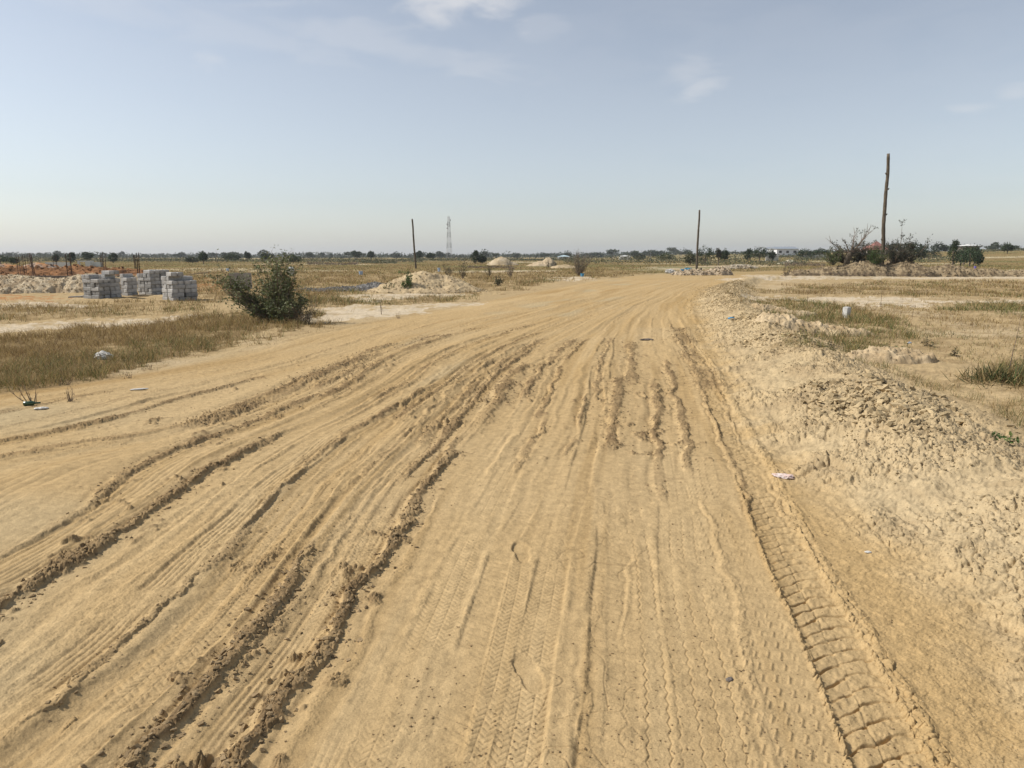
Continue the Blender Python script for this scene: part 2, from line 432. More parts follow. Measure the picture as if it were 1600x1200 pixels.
        for tc, w, hh, y0, y1 in RIDGES:
            xc = track_x(tc, Y)
            sel = (np.abs(X - xc) < w * 3.2) & (Y < y1 + .5) & (Y > y0 - .5)
            if not sel.any(): continue
            xs, ys = X[sel], Y[sel]
            S, sl = TRS[tc]
            slp = np.interp(ys, YT, sl); s = np.interp(ys, YT, S)
            d = (xs - xc[sel]) / np.sqrt(1 + slp ** 2) + .035 * vn(s * 2.1, s * 0 + tc * 3.3, 65) + .02 * vn(s * 7, s * 0 + tc, 66)
            ww = w * .66 * (.8 + .45 * vn(s * 1.4, s * 0 + tc * 5, 67))
            g = np.exp(-(d / ww) ** 2)
            inten = sst(y0 - .2, y0 + .25, ys) * sst(y1 + .3, y1 - .4, ys) * sst(-.65, .1, vn(s * .9, s * 0 + tc * 9.1, 68) + (.45 if hh > .03 else .22))
            rag = sst(.22, .55, g + .30 * vn(xs * 20, ys * 20, 69) + .35 * vn(xs * 6, ys * 6, 690)) * inten
            hh = hh * .50 * (1 + .40 * sst(3.5, 8, ys))
            zz[sel] += g * inten * hh * .30 + rag * hh * (.72 * P1[sel] * sst(.010, .018, hh) + .42 * P2[sel] + .30 * P4[sel]) * (.7 + .5 * vn(xs * 3, ys * 2.2, 691))
            # the groove beside the ridge
            zz[sel] -= .35 * hh * np.exp(-((d + ww * 1.9) / (ww * .8)) ** 2) * inten
            dmp_shade[sel] = np.maximum(dmp_shade[sel], rag * sst(.006, .028, hh))  # overturned moist soil, with some of the ridge shading painted in
            pm[sel] = np.maximum(pm[sel], rag)
        for px, py, a, kd in FEET:
            fx, fy = G(px, py)
            ca, sa = math.cos(a), math.sin(a)
            dx, dy = X - fx, Y - fy
            p = dx * ca + dy * sa; q2 = -dx * sa + dy * ca
            wq = .052 * (1 - .22 * np.exp(-((q2 + .03) / .05) ** 2))
            r = np.sqrt((p / wq) ** 2 + (q2 / .145) ** 2)
            r = r + .07 * vn(X * 30, Y * 30, 710)
            m = sst(1.08, .86, r) * (.55 + .45 * sst(.015, .05, np.abs(q2 + .03)))
            if kd == 0:
                zz = zz * (1 - m * .92) + m * (-.012 + .06 * p + .02 * q2) + .0025 * np.exp(-((r - 1.18) / .2) ** 2) * P2.clip(0, 1)
            else:
                zz = zz * (1 - m * .4) - m * .004
        zz = zz + grain
        zz = np.where(zz > .03, .03 + .35 * (zz - .03), zz)
        # shrinkage cracks
        cf1, cf2, cr, _, _ = worley(X * 3.1 + .6 * vn(X * 5, Y * 5, 71), Y * 2.0 + .5 * vn(X * 6, Y * 6, 72), 73)
        crk = 1.3 * sst(.045, .0, cf2 - cf1) * sst(.35, .7, vn(X * .9, Y * .7, 74) + .35) * sst(9, 6, T) * sst(7, 8, T + .0 * X)
        zz -= .009 * crk; dmp_shade = np.maximum(dmp_shade, .8 * crk.clip(0, 1))  # shade inside the cracks is painted in through the same mask
        zn[near] = zz * ed
        damp_shade[near] = dmp_shade
    z = z + zn
    # mid and far part of the road
    fr = (~near) & (xl > -2) & (xr < .6) & (y > 0)
    zf = np.zeros(x.shape)
    zf[fr] = .02 * vn(t[fr] * 2.3, y[fr] * .1, 21)
    z += zf * onroad
    # berm of graded soil on the right verge
    bm = (xr > -.9) & (xr < 3.4) & (y > -3) & (y < 62)
    bc = np.zeros(x.shape)
    if bm.any():
        X, Y, B = x[bm], y[bm], xr[bm]
        B = B + .22 * fbm(X * 1.1, Y * .8, 3, 81)
        g = sst(-.25, .95, B) * sst(1.95, 1.0, B)
        fade = sst(62, 45, Y)
        toe = sst(-.55, .05, B + .25 * fbm(X * 3, Y * 3, 3, 88)) * sst(2.5, 1.6, B)
        nr = Y < 16
        c1 = plates(X * 4.2, Y * 4.2, 82); c3 = plates(X * 19, Y * 19, 84)
        wxx = .05 * fbm(X * 14, Y * 14, 3, 830); wyy = .05 * fbm(X * 14 + 50, Y * 14, 3, 831)
        c2 = plates((X + wxx) * 9, (Y + wyy) * 9, 83)
        f1, f2, r, _, _ = worley((X + wxx) * 8, (Y + wyy) * 8, 85)
        rnd = np.sqrt(np.clip(1 - (f1 / .62) ** 2, 0, 1)) * (.25 + .75 * r ** 2)
        f1, f2, r, _, _ = worley(X * 24, Y * 24, 86)
        rn2 = np.sqrt(np.clip(1 - (f1 / .62) ** 2, 0, 1)) * (.2 + .8 * r)
        pat = sst(-.45, .25, fbm(X * 1.6, Y * 1.6, 3, 87) + .12)
        h = (.235 + .05 * fbm(X * .7, Y * .7, 2, 80)) * g + toe * pat * 1.2 * (.022 * c1 + .016 * rnd * sst(-.2, .5, vn(X * 2, Y * 2, 90)) + .012 * rn2 + .020 * c2 + .012 * c3) + .046 * fbm(X * 5, Y * 5, 5, 89, .66) * toe
        z[bm] += h * fade
        bc[bm] = toe * fade
    gr = (y > .8) & (y < 34) & ~near
    if gr.any(): z[gr] += .008 * fbm(x[gr] * 16, y[gr] * 16, 4, 94, .62)
    # rough field beyond the berm, with small bumps
    fl = ((xr > 1.2) | (xl < -.4)) & (y > 0) & (y < 60)
    if fl.any():
        X, Y = x[fl], y[fl]
        k = np.maximum(sst(1.4, 3.0, xr[fl]), sst(-.4, -1.6, xl[fl]))
        z[fl] += k * (.06 * fbm(X * .45, Y * .45, 3, 95) + .034 * fbm(X * 2.2, Y * 2.2, 4, 96) + .012 * fbm(X * 11, Y * 11, 4, 97) + .012 * plates(X * 3, Y * 3, 98).clip(0, 1) * sst(0, .5, vn(X * .6, Y * .6, 99)))
    if not colour:
        return z
    # ---------------- base colours (dry reflectance)
    dens, hgt, mg, lit, bare, org = zone_fields(x, y)
    n1 = fbm(x * .55, y * .4, 4, 101); n2 = fbm(x * 3.1, y * 3.1, 4, 102); n3 = fbm(x * .12, y * .08, 3, 103)
    c = np.tile(np.array([[.375, .28, .155]]), (x.size, 1))
    c = mixc(c, (.47, .38, .25), sst(0, .7, n1) * .6)
    c = mixc(c, (.31, .225, .125), sst(.0, .45, n2 + .25 * fbm(x * 9, y * 5, 3, 107)) * .6)
    rc = np.tile(np.array([[.405, .290, .150]]), (x.size, 1))
    rc = mixc(rc, (.42, .31, .17), sst(0, .6, n1) * .7)
    rc = mixc(rc, (.325, .215, .095), sst(.1, .7, fbm(t * .9, y * .12, 3, 104)) * .6)
    rc = mixc(rc, (.38, .305, .185), sst(.2, .7, fbm(t * .8 + 9, y * .3, 3, 105)) * sst(6, 3, t) * .8)
    wr = sst(8.6, 9.6, t) * sst(10.6, 10, t)
    rc = mixc(rc, (.415, .285, .132), wr * .6)
    stk = vn(t * 5.3, y * .22, 109) * .6 + vn(t * 13, y * .5, 110) * .4
    rc = mixc(rc, (.46, .34, .185), sst(.15, .6, stk) * .38)
    rc = mixc(rc, (.31, .205, .09), sst(-.15, -.6, stk) * .38)
    c = c + (rc - c) * onroad[:, None]
    c = mixc(c, (.19, .13, .070), damp_shade * (.7 + .45 * n2))  # darker tone: moist ridge soil plus painted shade on ridges and in cracks
    c = mixc(c, (.43, .335, .20), bc * .8)
    c = mixc(c, (.32, .24, .14), bc * sst(0, .6, n2) * .7)
    lf = lit * sst(-.35, .25, n2 + .35 * n1 + (lit - .5)) * (1 - onroad)
    c = mixc(c, (.185, .130, .062), lf * .9)
    c = mixc(c, (.52, .44, .325), bare * sst(-.45, .15, n2 + .15 + .3 * n1) * .8)
    c = mixc(c, (.33, .25, .15), bare * sst(.15, .5, fbm(x * 1.7, y * 4.5, 4, 108)) * .6)
    c = mixc(c, (.36, .175, .075), org * sst(-.3, .3, n2) * .8)
    farf = sst(45, 110, np.abs(y) + np.abs(x) * .2)
    c = mixc(c, (.22, .165, .075), farf * (.72 - .5 * bare))
    c = mixc(c, (.14, .14, .055), farf * sst(-.05, .35, n3) * .7)
    c = mixc(c, (.50, .42, .28), farf * sst(.28, .5, fbm(x * .03, y * .05, 3, 106)) * .8)
    return z, np.clip(c, 0, 1), dens, hgt, mg


# ------------------------------------------------------------------ mesh helpers
def link(o):
    C.collection.objects.link(o); return o


def tag(o, label=None, cat=None, group=None, kind=None):
    if label: o['label'] = label
    if cat: o['category'] = cat
    if group: o['group'] = group
    if kind: o['kind'] = kind
    return o


def empty(name, loc=(0, 0, 0), rz=0.0):
    o = bpy.data.objects.new(name, None); o.empty_display_size = .2
    o.location = loc; o.rotation_euler = (0, 0, rz)
    return link(o)


def np_mesh(name, V, faces, mat=None, parent=None, smooth=False, col=None):
    """faces: list of int arrays (n,3) or (n,4)"""
    me = bpy.data.meshes.new(name)
    V = np.asarray(V, dtype=np.float32)
    me.vertices.add(len(V)); me.vertices.foreach_set('co', V.ravel())
    loops = np.concatenate([f.ravel() for f in faces]).astype(np.int32)
    sizes = np.concatenate([np.full(len(f), f.shape[1], np.int32) for f in faces])
    starts = np.concatenate([[0], np.cumsum(sizes)[:-1]]).astype(np.int32)
    me.loops.add(len(loops)); me.loops.foreach_set('vertex_index', loops)
    me.polygons.add(len(sizes)); me.polygons.foreach_set('loop_start', starts); me.polygons.foreach_set('loop_total', sizes)
    me.polygons.foreach_set('use_smooth', np.full(len(sizes), bool(smooth)))
    me.update(calc_edges=True)
    if col is not None:
        a = me.color_attributes.new('tone', 'FLOAT_COLOR', 'POINT')
        cc = np.ones((len(V), 4), np.float32); cc[:, :3] = col
        a.data.foreach_set('color', cc.ravel())
    o = bpy.data.objects.new(name, me)
    if mat: me.materials.append(mat)
    if parent: o.parent = parent
    return link(o)


class MB:
    def __init__(s): s.v = []; s.f = []

    def box(s, c, d, rz=0.0, tilt=0.0):
        b = len(s.v); cr, sr = math.cos(rz), math.sin(rz)
        for z in (-1, 1):
            for x, y in ((-1, -1), (1, -1), (1, 1), (-1, 1)):
                X, Y, Z = x * d[0] / 2, y * d[1] / 2, z * d[2] / 2
                s.v.append((c[0] + X * cr - Y * sr, c[1] + X * sr + Y * cr, c[2] + Z + X * tilt))
        for f in ((0, 3, 2, 1), (4, 5, 6, 7), (0, 1, 5, 4), (1, 2, 6, 5), (2, 3, 7, 6), (3, 0, 4, 7)):
            s.f.append(tuple(b + i for i in f))

    def tube(s, pts, rad, n=6, cap=True):
        pts = [Vector(p) for p in pts]
        if not hasattr(rad, '__len__'): rad = [rad] * len(pts)
        b = len(s.v); prev = None
        for i, p in enumerate(pts):
            d = (pts[min(i + 1, len(pts) - 1)] - pts[max(i - 1, 0)]).normalized()
            if prev is None:
                a = d.orthogonal().normalized()
            else:
                a = (prev - d * prev.dot(d)).normalized()
            prev = a; bb = d.cross(a)
            for k in range(n):
                w = 2 * math.pi * k / n
                s.v.append(tuple(p + (a * math.cos(w) + bb * math.sin(w)) * rad[i]))
        for i in range(len(pts) - 1):
            for k in range(n):
                k2 = (k + 1) % n
                s.f.append((b + i * n + k, b + i * n + k2, b + (i + 1) * n + k2, b + (i + 1) * n + k))
        if cap:
            s.f.append(tuple(b + k for k in reversed(range(n))))
            e = b + (len(pts) - 1) * n
            s.f.append(tuple(e + k for k in range(n)))

    def build(s, name, mat, parent=None, smooth=False):
        me = bpy.data.meshes.new(name); me.from_pydata(s.v, [], s.f); me.update()
        me.polygons.foreach_set('use_smooth', [bool(smooth)] * len(me.polygons))
        if mat: me.materials.append(mat)
        o = bpy.data.objects.new(name, me)
        if parent: o.parent = parent
        return link(o)


# ------------------------------------------------------------------ materials
def new_mat(name, rough=.9, spec=.2):
    m = bpy.data.materials.new(name); m.use_nodes = True
    b = m.node_tree.nodes['Principled BSDF']
    b.inputs['Roughness'].default_value = rough; b.inputs['Specular IOR Level'].default_value = spec
    return m, m.node_tree, b


def noise_mat(name, c1, c2, scale=8, rough=.9, bump=.0, bscale=60, rand=0.0, spec=.2, detail=5):
    m, t, b = new_mat(name, rough, spec)
    tc = t.nodes.new('ShaderNodeTexCoord'); n = t.nodes.new('ShaderNodeTexNoise')
    n.inputs['Scale'].default_value = scale; n.inputs['Detail'].default_value = detail; n.inputs['Roughness'].default_value = .6
    t.links.new(tc.outputs['Object'], n.inputs['Vector'])
    r = t.nodes.new('ShaderNodeMapRange'); r.inputs['From Min'].default_value = .32; r.inputs['From Max'].default_value = .68
    t.links.new(n.outputs[0], r.inputs['Value'])
    mx = t.nodes.new('ShaderNodeMix'); mx.data_type = 'RGBA'
    mx.inputs['A'].default_value = (*c1, 1); mx.inputs['B'].default_value = (*c2, 1)
    t.links.new(r.outputs[0], mx.inputs['Factor'])
    src = mx.outputs['Result']
    if rand:
        oi = t.nodes.new('ShaderNodeObjectInfo'); h = t.nodes.new('ShaderNodeHueSaturation')
        mr = t.nodes.new('ShaderNodeMapRange'); mr.inputs['To Min'].default_value = 1 - rand; mr.inputs['To Max'].default_value = 1 + rand
        t.links.new(oi.outputs['Random'], mr.inputs['Value']); t.links.new(mr.outputs[0], h.inputs['Value'])
        t.links.new(src, h.inputs['Color']); src = h.outputs[0]
    t.links.new(src, b.inputs['Base Color'])
    if bump:
        n2 = t.nodes.new('ShaderNodeTexNoise'); n2.inputs['Scale'].default_value = bscale; n2.inputs['Detail'].default_value = 4
        t.links.new(tc.outputs['Object'], n2.inputs['Vector'])
        bp = t.nodes.new('ShaderNodeBump'); bp.inputs['Strength'].default_value = 1; bp.inputs['Distance'].default_value = bump
        t.links.new(n2.outputs[0], bp.inputs['Height']); t.links.new(bp.outputs[0], b.inputs['Normal'])
    return m


def tone_mat(name, sand=True, trans=0.0):
    """colour from the mesh's own tone attribute, with grain"""
    m, t, b = new_mat(name, 1.0 if sand else .7, .0 if sand else .25)
    at = t.nodes.new('ShaderNodeAttribute'); at.attribute_name = 'tone'
    src = at.outputs['Color']
    if sand:
        tc = t.nodes.new('ShaderNodeTexCoord')
        n = t.nodes.new('ShaderNodeTexNoise'); n.inputs['Scale'].default_value = 160; n.inputs['Detail'].default_value = 4; n.inputs['Roughness'].default_value = .75
        t.links.new(tc.outputs['Object'], n.inputs['Vector'])
        n3 = t.nodes.new('ShaderNodeTexNoise'); n3.inputs['Scale'].default_value = 14; n3.inputs['Detail'].default_value = 5; n3.inputs['Roughness'].default_value = .7
        t.links.new(tc.outputs['Object'], n3.inputs['Vector'])
        ad = t.nodes.new('ShaderNodeMath'); ad.operation = 'ADD'
        t.links.new(n.outputs[0], ad.inputs[0]); t.links.new(n3.outputs[0], ad.inputs[1])
        r = t.nodes.new('ShaderNodeMapRange'); r.inputs['From Min'].default_value = .6; r.inputs['From Max'].default_value = 1.4
        r.inputs['To Min'].default_value = .62; r.inputs['To Max'].default_value = 1.36
        t.links.new(ad.outputs[0], r.inputs['Value'])
        h = t.nodes.new('ShaderNodeHueSaturation'); t.links.new(r.outputs[0], h.inputs['Value']); t.links.new(src, h.inputs['Color'])
        src = h.outputs[0]
        bp = t.nodes.new('ShaderNodeBump'); bp.inputs['Distance'].default_value = .0035; bp.inputs['Strength'].default_value = 1.0
        n2 = t.nodes.new('ShaderNodeTexNoise'); n2.inputs['Scale'].default_value = 110; n2.inputs['Detail'].default_value = 5; n2.inputs['Roughness'].default_value = .7
        t.links.new(tc.outputs['Object'], n2.inputs['Vector'])
        t.links.new(n2.outputs[0], bp.inputs['Height']); t.links.new(bp.outputs[0], b.inputs['Normal'])
    t.links.new(src, b.inputs['Base Color'])
    if trans:
        tr = t.nodes.new('ShaderNodeBsdfTranslucent'); ms = t.nodes.new('ShaderNodeMixShader'); ms.inputs[0].default_value = trans
        t.links.new(src, tr.inputs['Color']); t.links.new(b.outputs[0], ms.inputs[1]); t.links.new(tr.outputs[0], ms.inputs[2])
        t.links.new(ms.outputs[0], t.nodes['Material Output'].inputs['Surface'])
    return m


M = {}
M['ground'] = tone_mat('sandy_ground')
M['blade'] = tone_mat('grass_blades', False, .3)
M['leaf'] = tone_mat('leaves', False, .22)
M['bark'] = noise_mat('bark', (.11, .08, .055), (.24, .19, .14), 14, .9, .01, 40)
M['twig'] = noise_mat('twigs', (.10, .075, .055), (.26, .20, .15), 6, .9)
M['concrete'] = noise_mat('block_concrete', (.21, .205, .195), (.39, .38, .36), 7, .95, .004, 70, .32)
M['steel'] = noise_mat('rusted_steel', (.045, .028, .022), (.10, .05, .032), 5, .75)
M['pole'] = noise_mat('pole_timber', (.060, .048, .034), (.15, .12, .085), 3, .9, .012, 9)
M['sawn'] = noise_mat('sawn_timber', (.30, .22, .13), (.42, .33, .21), 12, .9)

# ------------------------------------------------------------------ the ground: one sheet, finer towards the road in front
def ground_sheet():
    ys = [1.05]
    while ys[-1] < 4200:
        Y = ys[-1]
        st = min(Y * Y * 4.6e-4, Y * .014)
        ys.append(Y + max(st, .0016))
    ys = np.array([-3000, -400, -60, -12, -3, -.5, .4, .8] + ys)
    W = np.maximum(ys, 1.05)
    u = np.linspace(-.80, .80, 1290)
    e = .80 + .02 * 1.28 ** np.arange(12)
    e2 = np.array([3, 20, 120, 700, 3000.0])
    cols = len(u) + 2 * (len(e) + len(e2))
    X = np.zeros((len(ys), cols)); k = len(e) + len(e2)
    X[:, k:k + len(u)] = W[:, None] * u[None, :]
    for i, a in enumerate(e):
        X[:, k - 1 - i] = -W * a; X[:, k + len(u) + i] = W * a
    for i, a in enumerate(e2):
        X[:, k - 1 - len(e) - i] = -W * e[-1] - a; X[:, k + len(u) + len(e) + i] = W * e[-1] + a
    Y = np.repeat(ys[:, None], cols, 1)
    x, y = X.ravel(), Y.ravel()
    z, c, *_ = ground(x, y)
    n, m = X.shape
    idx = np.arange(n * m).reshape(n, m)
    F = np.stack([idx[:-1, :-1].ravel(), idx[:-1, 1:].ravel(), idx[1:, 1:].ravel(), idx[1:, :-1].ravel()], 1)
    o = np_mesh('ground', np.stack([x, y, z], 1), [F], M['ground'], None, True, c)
    tag(o, kind='structure')
    print('ground verts', n * m)


ground_sheet()


def gz(x, y):
    return float(ground(np.array([float(x)]), np.array([float(y)]), False)[0])


def gzn(x, y):
    return ground(np.asarray(x, float), np.asarray(y, float), False)


# ------------------------------------------------------------------ loose clods and crumbs
def icos():
    me = bpy.data.meshes.new('tmp'); bm = bmesh.new(); bmesh.ops.create_icosphere(bm, subdivisions=1, radius=1)
    V = np.array([v.co[:] for v in bm.verts]); F = np.array([[v.index for v in f.verts] for f in bm.faces])
    bm.free(); bpy.data.meshes.remove(me); return V, F


IV, IF = icos()
BV = np.array([[x, y, z] for z in (-1, 1) for x, y in ((-1, -1), (1, -1), (1, 1), (-1, 1))]) * .72
BF = np.array([[0, 3, 2], [0, 2, 1], [4, 5, 6], [4, 6, 7], [0, 1, 5], [0, 5, 4], [1, 2, 6], [1, 6, 5], [2, 3, 7], [2, 7, 6], [3, 0, 4], [3, 4, 7]])


def lump_verts(P, S, base, flat, rough):
    n = len(P)
    b_ = base[None] * (1 + rough * (rng.random((n, len(base), 3)) * 2 - 1))
    sc = S[:, None, None] * np.stack([np.ones(n), .5 + .5 * rng.random(n), flat * (.4 + .8 * rng.random(n))], 1)[:, None, :]
    v = b_ * sc
    a = rng.random(n) * 6.283; b = (rng.random(n) - .5) * 1.3
    cb, sb = np.cos(b)[:, None], np.sin(b)[:, None]
    x, y, z = v[..., 0], v[..., 1], v[..., 2]
    x, z = x * cb - z * sb, x * sb + z * cb
    ca, sa = np.cos(a)[:, None], np.sin(a)[:, None]
    x, y = x * ca - y * sa, x * sa + y * ca
    return np.stack([x, y, z], -1) + P[:, None, :]


def scatter_lumps(name, P, S, col, mat, parent=None, flat=.6, rough=.42):
    h = len(P) // 2
    v1 = lump_verts(P[:h], S[:h], IV, flat, rough); v2 = lump_verts(P[h:], S[h:], BV, flat, rough)
    F1 = (IF[None] + (np.arange(h) * len(IV))[:, None, None]).reshape(-1, 3)
    F2 = (BF[None] + (np.arange(len(P) - h) * len(BV))[:, None, None]).reshape(-1, 3) + h * len(IV)
    cc = np.concatenate([np.repeat(col[:h], len(IV), 0), np.repeat(col[h:], len(BV), 0)])
    return np_mesh(name, np.concatenate([v1.reshape(-1, 3), v2.reshape(-1, 3)]), [F1, F2], mat, parent, False, cc)


def clods():
    xs, ys, ss, cs = [], [], [], []
    for tc, w, hh, y0, y1 in RIDGES:
        if hh < .024: continue
        n = int((np.log(min(y1, 20) / y0)) * 700 * (w / .07) * (hh / .04))
        if n <= 0: continue
        Y = np.exp(rng.uniform(math.log(y0), math.log(min(y1, 20)), n))
        S, sl = TRS[tc]; s = np.interp(Y, YT, S)
        d0 = -(.035 * vn(s * 2.1, s * 0 + tc * 3.3, 65) + .02 * vn(s * 7, s * 0 + tc, 66))
        slp = np.interp(Y, YT, sl)
        X = track_x(tc, Y) + (d0 + rng.normal(0, w * .85, n)) * np.sqrt(1 + slp ** 2)
        keep = rng.random(n) < sst(-.65, .1, vn(s * .9, s * 0 + tc * 9.1, 68) + .22)
        X, Y = X[keep], Y[keep]
        S_ = .0025 + .013 * rng.random(len(X)) ** 3 * (hh / .05); S_ = np.maximum(S_, .0008 * Y)
        xs.append(X); ys.append(Y); ss.append(S_)
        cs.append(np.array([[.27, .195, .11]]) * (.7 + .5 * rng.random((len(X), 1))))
    # berm lumps
    n = 42000
    Y = np.exp(rng.uniform(math.log(2.0), math.log(40), n)); B = rng.normal(.75, .6, n)
    X = track_x(10, Y) + B
    keep = fbm(X * 1.6, Y * 1.6, 3, 87) + .12 + .3 * rng.random(n) > 0
    X, Y = X[keep], Y[keep]
    B2 = B[keep]; S_ = np.maximum(.0025 + (.012 + .050 * sst(-.1, .5, fbm(X * .9, Y * .9, 3, 122))) * sst(-.2, .5, B2) * rng.random(len(X)) ** 4.2, .0007 * Y)
    xs.append(X); ys.append(Y); ss.append(S_); cs.append(np.array([[.42, .325, .19]]) * (.55 + .60 * rng.random((len(X), 1))))
    # stray crumbs over the road
    n = 34000
    Y = np.exp(rng.uniform(math.log(1.6), math.log(14), n)); X = Y * rng.uniform(-.85, .8, n)
    t, xl, xr = road_t(X, Y)
    k = (xl > -1) & (vn(X * 1.1, Y * .6, 120) + .5 * vn(X * 5, Y * 2, 121) + rng.random(n) * .7 > .45); X, Y = X[k], Y[k]
    xs.append(X); ys.append(Y); ss.append(.0012 + .0055 * rng.random(len(X)) ** 4); cs.append(np.array([[.28, .20, .11]]) * (.7 + .5 * rng.random((len(X), 1))))
    X = np.concatenate(xs); Y = np.concatenate(ys); S_ = np.concatenate(ss); col = np.concatenate(cs)
    Z = gzn(X, Y) + S_ * .05
    pm = rng.permutation(len(X)); X, Y, Z, S_, col = X[pm], Y[pm], Z[pm], S_[pm], col[pm]
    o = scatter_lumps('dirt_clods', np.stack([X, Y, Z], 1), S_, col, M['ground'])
    tag(o, 'loose crumbs and clods of sandy soil on the wheel ridges and verge', kind='stuff')


clods()


# ------------------------------------------------------------------ grass
STRAW, BROWN, OLIVE, GREEN = np.array([.38, .275, .12]), np.array([.175, .11, .05]), np.array([.125, .105, .04]), np.array([.065, .095, .028])


def blades(name, X, Y, Z, H, G_, Wd, lean=1.0, droop=.7):
    n = len(X)
    a = rng.random(n) * 6.283; ln = lean * (.3 + rng.random(n)); la = rng.random(n) * 6.283
    dx, dy = np.cos(a) * Wd, np.sin(a) * Wd
    lx, ly = np.cos(la) * ln * H, np.sin(la) * ln * H
    V = np.zeros((n, 5, 3))
    V[:, 0] = np.stack([X - dx, Y - dy, Z - .01], 1); V[:, 1] = np.stack([X + dx, Y + dy, Z - .01], 1)
    V[:, 2] = np.stack([X + dx * .7 + lx * .4, Y + dy * .7 + ly * .4, Z + H * .6], 1); V[:, 3] = np.stack([X - dx * .7 + lx * .4, Y - dy * .7 + ly * .4, Z + H * .6], 1)
    V[:, 4] = np.stack([X + lx, Y + ly, Z + H * (1 - droop * .3 * rng.random(n))], 1)
    b = np.arange(n) * 5
    Q = np.stack([b, b + 1, b + 2, b + 3], 1); T = np.stack([b + 3, b + 2, b + 4], 1)
    r = rng.random((n, 1)); g = G_[:, None]
    c = STRAW * (r < .48) + BROWN * ((r >= .48) & (r < .82)) + (STRAW * .6 + OLIVE * .4) * (r >= .8)
    r2 = rng.random((n, 1))
    gg = OLIVE * (rng.random((n, 1)) < .55) + GREEN * 1.0; gg = np.where(gg.sum(1, keepdims=True) > .5, OLIVE, gg)
    c = np.where(r2 < g, gg, c) * (.75 + .5 * rng.random((n, 1)))
    return V.reshape(-1, 3), Q, T, np.repeat(c, 5, 0)


def grass():
    n = 1700000
    Y = np.exp(rng.uniform(math.log(6), math.log(320), n)); X = Y * rng.uniform(-.86, .84, n)
    dens, hgt, mg, lit, bare, org = zone_fields(X, Y)
    t, xl, xr = road_t(X, Y)
    rd = (xl > -.1) & (xr < .8) & (Y < 80)
    wn = sst(35, 15, Y)
    tuft = sst(-.3, .4, (vn(X * 6, Y * 6, 130) * .8 + .3 * vn(X * 13, Y * 13, 134)) * wn + (.5 + .4 * (1 - wn)) * fbm(X * .9, Y * .6, 3, 131) + .5 * (dens - .5) + .35 * vn(X * 2.1, Y * 1.4, 135) - .08)
    p = dens * (.08 + .92 * tuft) * (~rd) * np.where(dens < .3, .55, 1)
    k = rng.random(n) < p * .80 * np.clip(Y / 9, .8, 1.0)
    X, Y, hgt, mg, tuft = X[k], Y[k], hgt[k], mg[k], tuft[k]
    Z = gzn(X, Y)
    mgn = np.clip(mg * .75 + .5 * fbm(X * .35, Y * .25, 3, 133) - .05, 0, 1)
    H = hgt * .88 * (.35 + .9 * rng.random(len(X)) ** 1.3) * (.6 + .5 * tuft) * np.clip(1.05 - (Y - 40) / 200, .55, 1)
    Wd = np.maximum(.0015, .00023 * Y)
    V, Q, T, c = blades('grass', X, Y, Z, H, mgn, Wd)
    o = np_mesh('dry_grass', V, [Q, T], M['blade'], None, False, c)
    tag(o, 'dry brown and olive grass growing across the sandy field', kind='stuff')
    print('blades', len(X))


grass()


